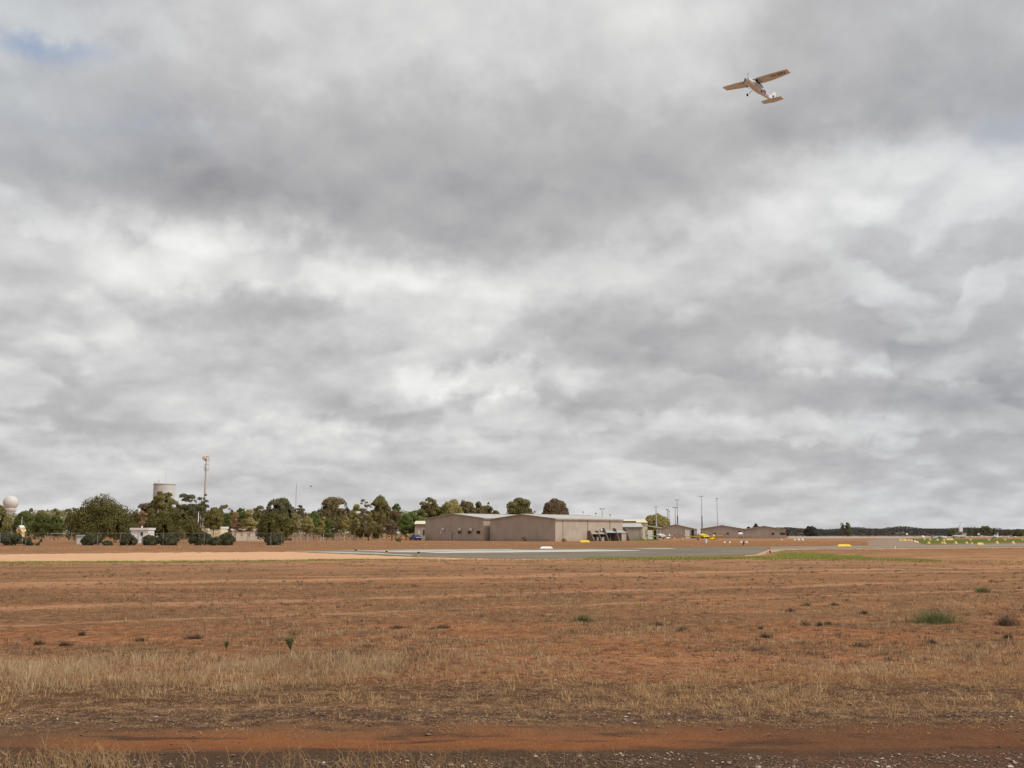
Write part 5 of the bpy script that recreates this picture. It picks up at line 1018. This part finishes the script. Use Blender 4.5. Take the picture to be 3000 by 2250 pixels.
for s in (-1, 1): MB().prism([(-5.2, s*.045, .05), (-5.75, s*.035, .05), (-5.9, s*.03, .4), (-5.45, s*.05, .4)], (0, 0, 0), (0, s*.012, 0)).build('fin_badge', navy, t)
wheel(t, (1.05, 0, -1.80), .17, .14, (1.0, 0, -1.20), .05, 'nose_gear')
MB().lathe((1.60, 0, -.86), [(.20, 0), (.18, .12), (.10, .24), (.02, .29)], 16, 'x').build('spinner', white_gl, t, True)
for s in (-1, 1): MB().lathe((1.57, s*.27, -.80), [(.11, 0), (.10, .04)], 12, 'x').build('air_inlet', dark_in, t)
MB().box((1.42, 0, -1.16), (.2, .25, .1)).build('air_intake', dark_in, t)
pr = MB(); th_ = math.radians(22)
for s in (-1, 1):
    ax = Vector((0, math.sin(th_)*s, math.cos(th_)*s)); bx = Vector((0, math.cos(th_), -math.sin(th_))); rings = []
    for u, w_, tw in ((.08, .05, .9), (.35, .085, .6), (.7, .075, .4), (.93, .05, .3)):
        c = Vector((1.70, 0, -.86))+ax*u; d = bx*math.cos(tw)*w_+Vector((1, 0, 0))*math.sin(tw)*w_*s; nn = d.normalized().cross(ax)*.012
        rings.append([c+d, c+nn, c-d, c-nn])
    pr.loft(rings)
pr.build('propeller', paint('propeller_grey', (.10, .10, .10), .4), t)
cu = bpy.data.curves.new('registration', 'FONT'); cu.body = 'VH-ZFU'; cu.size = .69; cu.extrude = .006; cu.offset = .012; cu.align_x = 'CENTER'; cu.align_y = 'CENTER'; cu.space_character = 1.05
co = bpy.data.objects.new('registration_curve', cu); COL.objects.link(co); bpy.context.view_layer.update()
me = bpy.data.meshes.new_from_object(co.evaluated_get(bpy.context.evaluated_depsgraph_get())); bpy.data.objects.remove(co); me.materials.clear(); me.materials.append(letter_m)
reg = bpy.data.objects.new('registration', me); COL.objects.link(reg); reg.parent = t
# letters lie on the lower skin of the port wing: text x to the tip, letter tops to the leading edge
ex = Vector((-.03, 1, .040)).normalized(); eu = Vector((1, .03, .02)).normalized(); en = ex.cross(eu).normalized(); eu = en.cross(ex)
Mx = Matrix((ex, eu, en)).transposed().to_4x4(); Mx.translation = Vector((-.66, 3.70, .121)); reg.matrix_parent_inverse = Matrix(); reg.matrix_basis = Mx
# --- low wing aircraft on the ground
def lowwing(name, label, px, Y, rz, span, skinm, accent, crop=True, pitch=10, spinner=white, L=7.5, blades_=2):
    t = thing(name, label, 'aircraft', (xat(px, Y), Y, 0)); k = span/11.
    piv = math.radians(pitch); base = .95 if crop else .78
    T = Matrix.Translation((xat(px, Y), Y, base)) @ Matrix.Rotation(rz, 4, 'Z') @ Matrix.Rotation(-piv, 4, 'Y'); t.matrix_world = T
    if crop: secs = ((2.4, .05, .22, .20, .20), (2.25, .05, .40, .34, .36), (1.5, .08, .46, .42, .48), (.6, .15, .46, .50, .55), (-.6, .15, .44, .50, .52), (-1.8, .05, .36, .42, .42), (-3.4, -.02, .20, .26, .26), (-4.9, -.05, .06, .12, .12))
    else: secs = ((2.2, .0, .22, .16, .16), (2.05, .0, .44, .26, .30), (1.2, .02, .54, .34, .36), (.0, .05, .58, .40, .40), (-1.2, .05, .54, .40, .38), (-2.6, .05, .34, .30, .28), (-4.6, .08, .08, .13, .12))
    MB().loft([oval(*s) for s in secs]).build('fuselage', skinm, t, True)
    if crop: cab = ((.35, .60, .30, .04, .06), (.0, .62, .36, .42, .06), (-.55, .62, .36, .46, .06), (-1.0, .55, .32, .22, .06), (-1.5, .45, .2, .03, .05))
    else: cab = ((1.05, .32, .40, .03, .05), (.45, .34, .50, .42, .05), (-.7, .34, .50, .44, .05), (-1.5, .34, .40, .22, .05), (-2.0, .34, .25, .03, .05))
    cb = MB().loft([oval(x, z, w, a, b) for x, z, w, a, b in cab]).build('canopy', glassy('canopy_glass', (.10, .11, .10)), t, True)
    MB().box((-.25, 0, 1.07 if crop else .80), (1.0, .5, .05)).build('canopy_top', skinm, cb, bevel=.01)
    dz = .42 if crop else .55; zr = -.28
    for s in (-1, 1):
        w = MB().loft([foil(.95, s*.35, zr, 1.75, .13), foil(.85, s*span*.42, zr+dz*.8, 1.5, .12), foil(.75, s*span*.5, zr+dz, 1.25, .06)]).build('wing', skinm, t, True)
        MB().prism([(.80, s*(span*.5-.45), zr+dz-.10), (-.5, s*(span*.5-.45), zr+dz-.06), (-.5, s*(span*.5-.02), zr+dz-.04), (.7, s*(span*.5-.02), zr+dz-.08)], (0, 0, 0), (0, 0, .17)).build('wing_tip', accent, w)
        MB().loft([foil(-3.9, 0, .08, 1.15, .08), foil(-4.15, s*1.65, .10, .8, .06)]).build('stabiliser', skinm, t, True)
        wheel(t, (1.15 if crop else -.15, s*1.15, -(base-.12)-.0), .28 if crop else .2, .18, (1.0 if crop else 0, s*.5, -.35))
        MB().add([(1.9, s*.452, .10), (.3, s*.468, .16), (-1.6, s*.39, .08), (-1.6, s*.39, .16), (.3, s*.468, .30), (1.9, s*.452, .22)], [(0, 1, 4, 5), (1, 2, 3, 4)]).build('stripe', accent, t)
    MB().loft([foil(-3.6, 0, .12, 1.35, .05, vertical=True), foil(-4.15, 0, .9, .85, .07, vertical=True), foil(-4.45, 0, 1.32, .55, .05, vertical=True)]).build('fin', skinm, t, True)
    MB().lathe((secs[0][0], 0, secs[0][1]), [(.2, -.04), (.2, .05), (.12, .2), (.02, .26)], 14, 'x').build('spinner', spinner, t, True)
    pr = MB()
    for s in (-1, 1): pr.box((secs[0][0]+.06, s*.35, .05+s*.38), (.03, .13, 1.0), M=Matrix.Rotation(-.75, 3, 'X'))
    pr.build('propeller', dark_in, t)
    if crop: wheel(t, (-4.5, 0, -.32), .12, .08, (-4.4, 0, -.05), .03, 'tail_gear'); MB().box((.9, 0, -.50), (.5, .5, .18)).build('spray_pump', dark_in, t)
    else: wheel(t, (1.6, 0, -(base-.16)), .18, .12, (1.6, 0, -.25), .04, 'nose_gear')
    return t
HEAD = -PI/2-math.radians(33)
lowwing('crop_duster', 'yellow low wing crop duster parked in front of the middle small hangar', 2064, 262, HEAD-.14, 12.6, yel_gl, paint('tip_brown', (.35, .18, .05), .5), True, 9)
lowwing('crop_duster', 'white low wing crop duster with dark red trim parked left of the yellow one', 1939, 290, HEAD-.05, 9.2, white_gl, red_gl, True, 9)
lowwing('low_wing_aircraft', 'white low wing aircraft with pale blue trim at the far right of the field', 2917, 318, HEAD, 8.8, white_gl, paint('pale_blue', (.25, .42, .62), .4), False, 0)
# small white aircraft tail among the far cones
t = thing('tail_dragger', 'small pale aircraft seen low among the far yellow cones', 'aircraft', (xat(2753, 262), 262, .0), -.6)
MB().loft([oval(x, z, w, a, b) for x, z, w, a, b in ((1.6, .55, .2, .15, .15), (1.2, .6, .35, .3, .25), (.2, .7, .38, .42, .3), (-.8, .55, .25, .25, .2), (-2.0, .42, .06, .1, .1))]).build('fuselage', white_gl, t, True)
MB().loft([foil(.6, -2.2, .95, .9, .1), foil(.7, 0, .95, 1.1, .12), foil(.6, 2.2, .95, .9, .1)]).build('wing', white_gl, t, True); MB().loft([foil(-1.4, 0, .5, .8, .06, vertical=True), foil(-1.7, 0, 1.2, .45, .06, vertical=True)]).build('fin', paint('pale_lilac', (.5, .5, .65), .5), t)
for s in (-1, 1): wheel(t, (.8, s*.6, .16), .16, .1, (.7, s*.3, .45))
t = thing('dome_marker', 'small white dome at the far edge of the pale apron', 'marker', (xat(2703, 400), 400, 0))
MB().lathe((0, 0, .1), [(.72, 0), (.70, .25), (.55, .55), (.3, .75), (.08, .82)], 18).build('dome', white, t, True); MB().lathe((0, 0, 0), [(.78, 0), (.78, .1)], 18).build('base', steel, t)
# helicopter seen end on behind the truck
t = thing('helicopter', 'small helicopter seen end on behind the pale truck, rotor blade above its mast', 'helicopter', (xat(2815, 405), 405, 0), PI/2+.15); S = 405/F_PX
zz = lambda row: zrow(row, 405)
MB().loft([oval(x, (zz(1571)+zz(1556))/2, w, a, a*.9) for x, w, a in ((1.7, .25, .3), (1.2, .7, .8), (.3, .85, 1.0), (-.6, .75, .9), (-1.2, .4, .5), (-4.8, .12, .15))]).build('cabin', paint('cabin_brown', (.16, .09, .06), .4), t, True)
MB().loft([oval(.0, zz(1560), .95, .5, .4), oval(-.2, zz(1550), .75, .5, .5), oval(-.3, zz(1541), .62, .3, .4), oval(-.3, zz(1537.5), .35, .05, .1)] if False else [[(-.5, -.62, z), (.5, -.62, z), (.5, .62, z), (-.5, .62, z)] if i == 0 else [(-.4, -w, z), (.4, -w, z), (.4, w, z), (-.4, w, z)] for i, (z, w) in enumerate(((zz(1563), .62), (zz(1553), .62), (zz(1544), .72), (zz(1538.5), .3)))]).build('mast_fairing', white, t, bevel=.05)
MB().box((.44, .05, zz(1543.5)), (.12, .5, .6)).build('badge', dark_in, t); MB().box((.46, 0, zz(1557)), (.14, .7, 1.6)).build('windscreen', glass, t)
MB().tube((0, 0, zz(1539)), (0, 0, zz(1529.5)), .07).build('rotor_mast', steel, t); MB().box((0, 0, zz(1530)), (8.2, .16, .05), .22).build('rotor_blade', steel, t)
for s in (-1, 1): MB().path([(1.6, s*.95, .15), (1.3, s*.95, .05), (-1.4, s*.95, .05)], [.05]*3).build('skid', paint('skid_orange', (.5, .2, .08), .5), t); MB().tube((.4, s*.95, .05), (.2, s*.5, zz(1566)), .04).build('skid_leg', steel, t)
t = thing('bird', 'tiny dark bird flying above the left tree line', 'bird', (xat(907, 150), 150, zrow(1425, 150))); b = MB(); b.loft([oval(x, 0, w, w, w, 8, 2) for x, w in ((-.16, .01), (-.08, .05), (.08, .05), (.16, .02))])
for s in (-1, 1): b.add([(.07, 0, .02), (-.07, 0, .02), (-.08, s*.24, .09), (.03, s*.28, .10), (-.04, s*.5, .02)], [(0, 1, 2, 3), (3, 2, 4)])
b.build('body', dark_in, t)
bpy.context.view_layer.update()
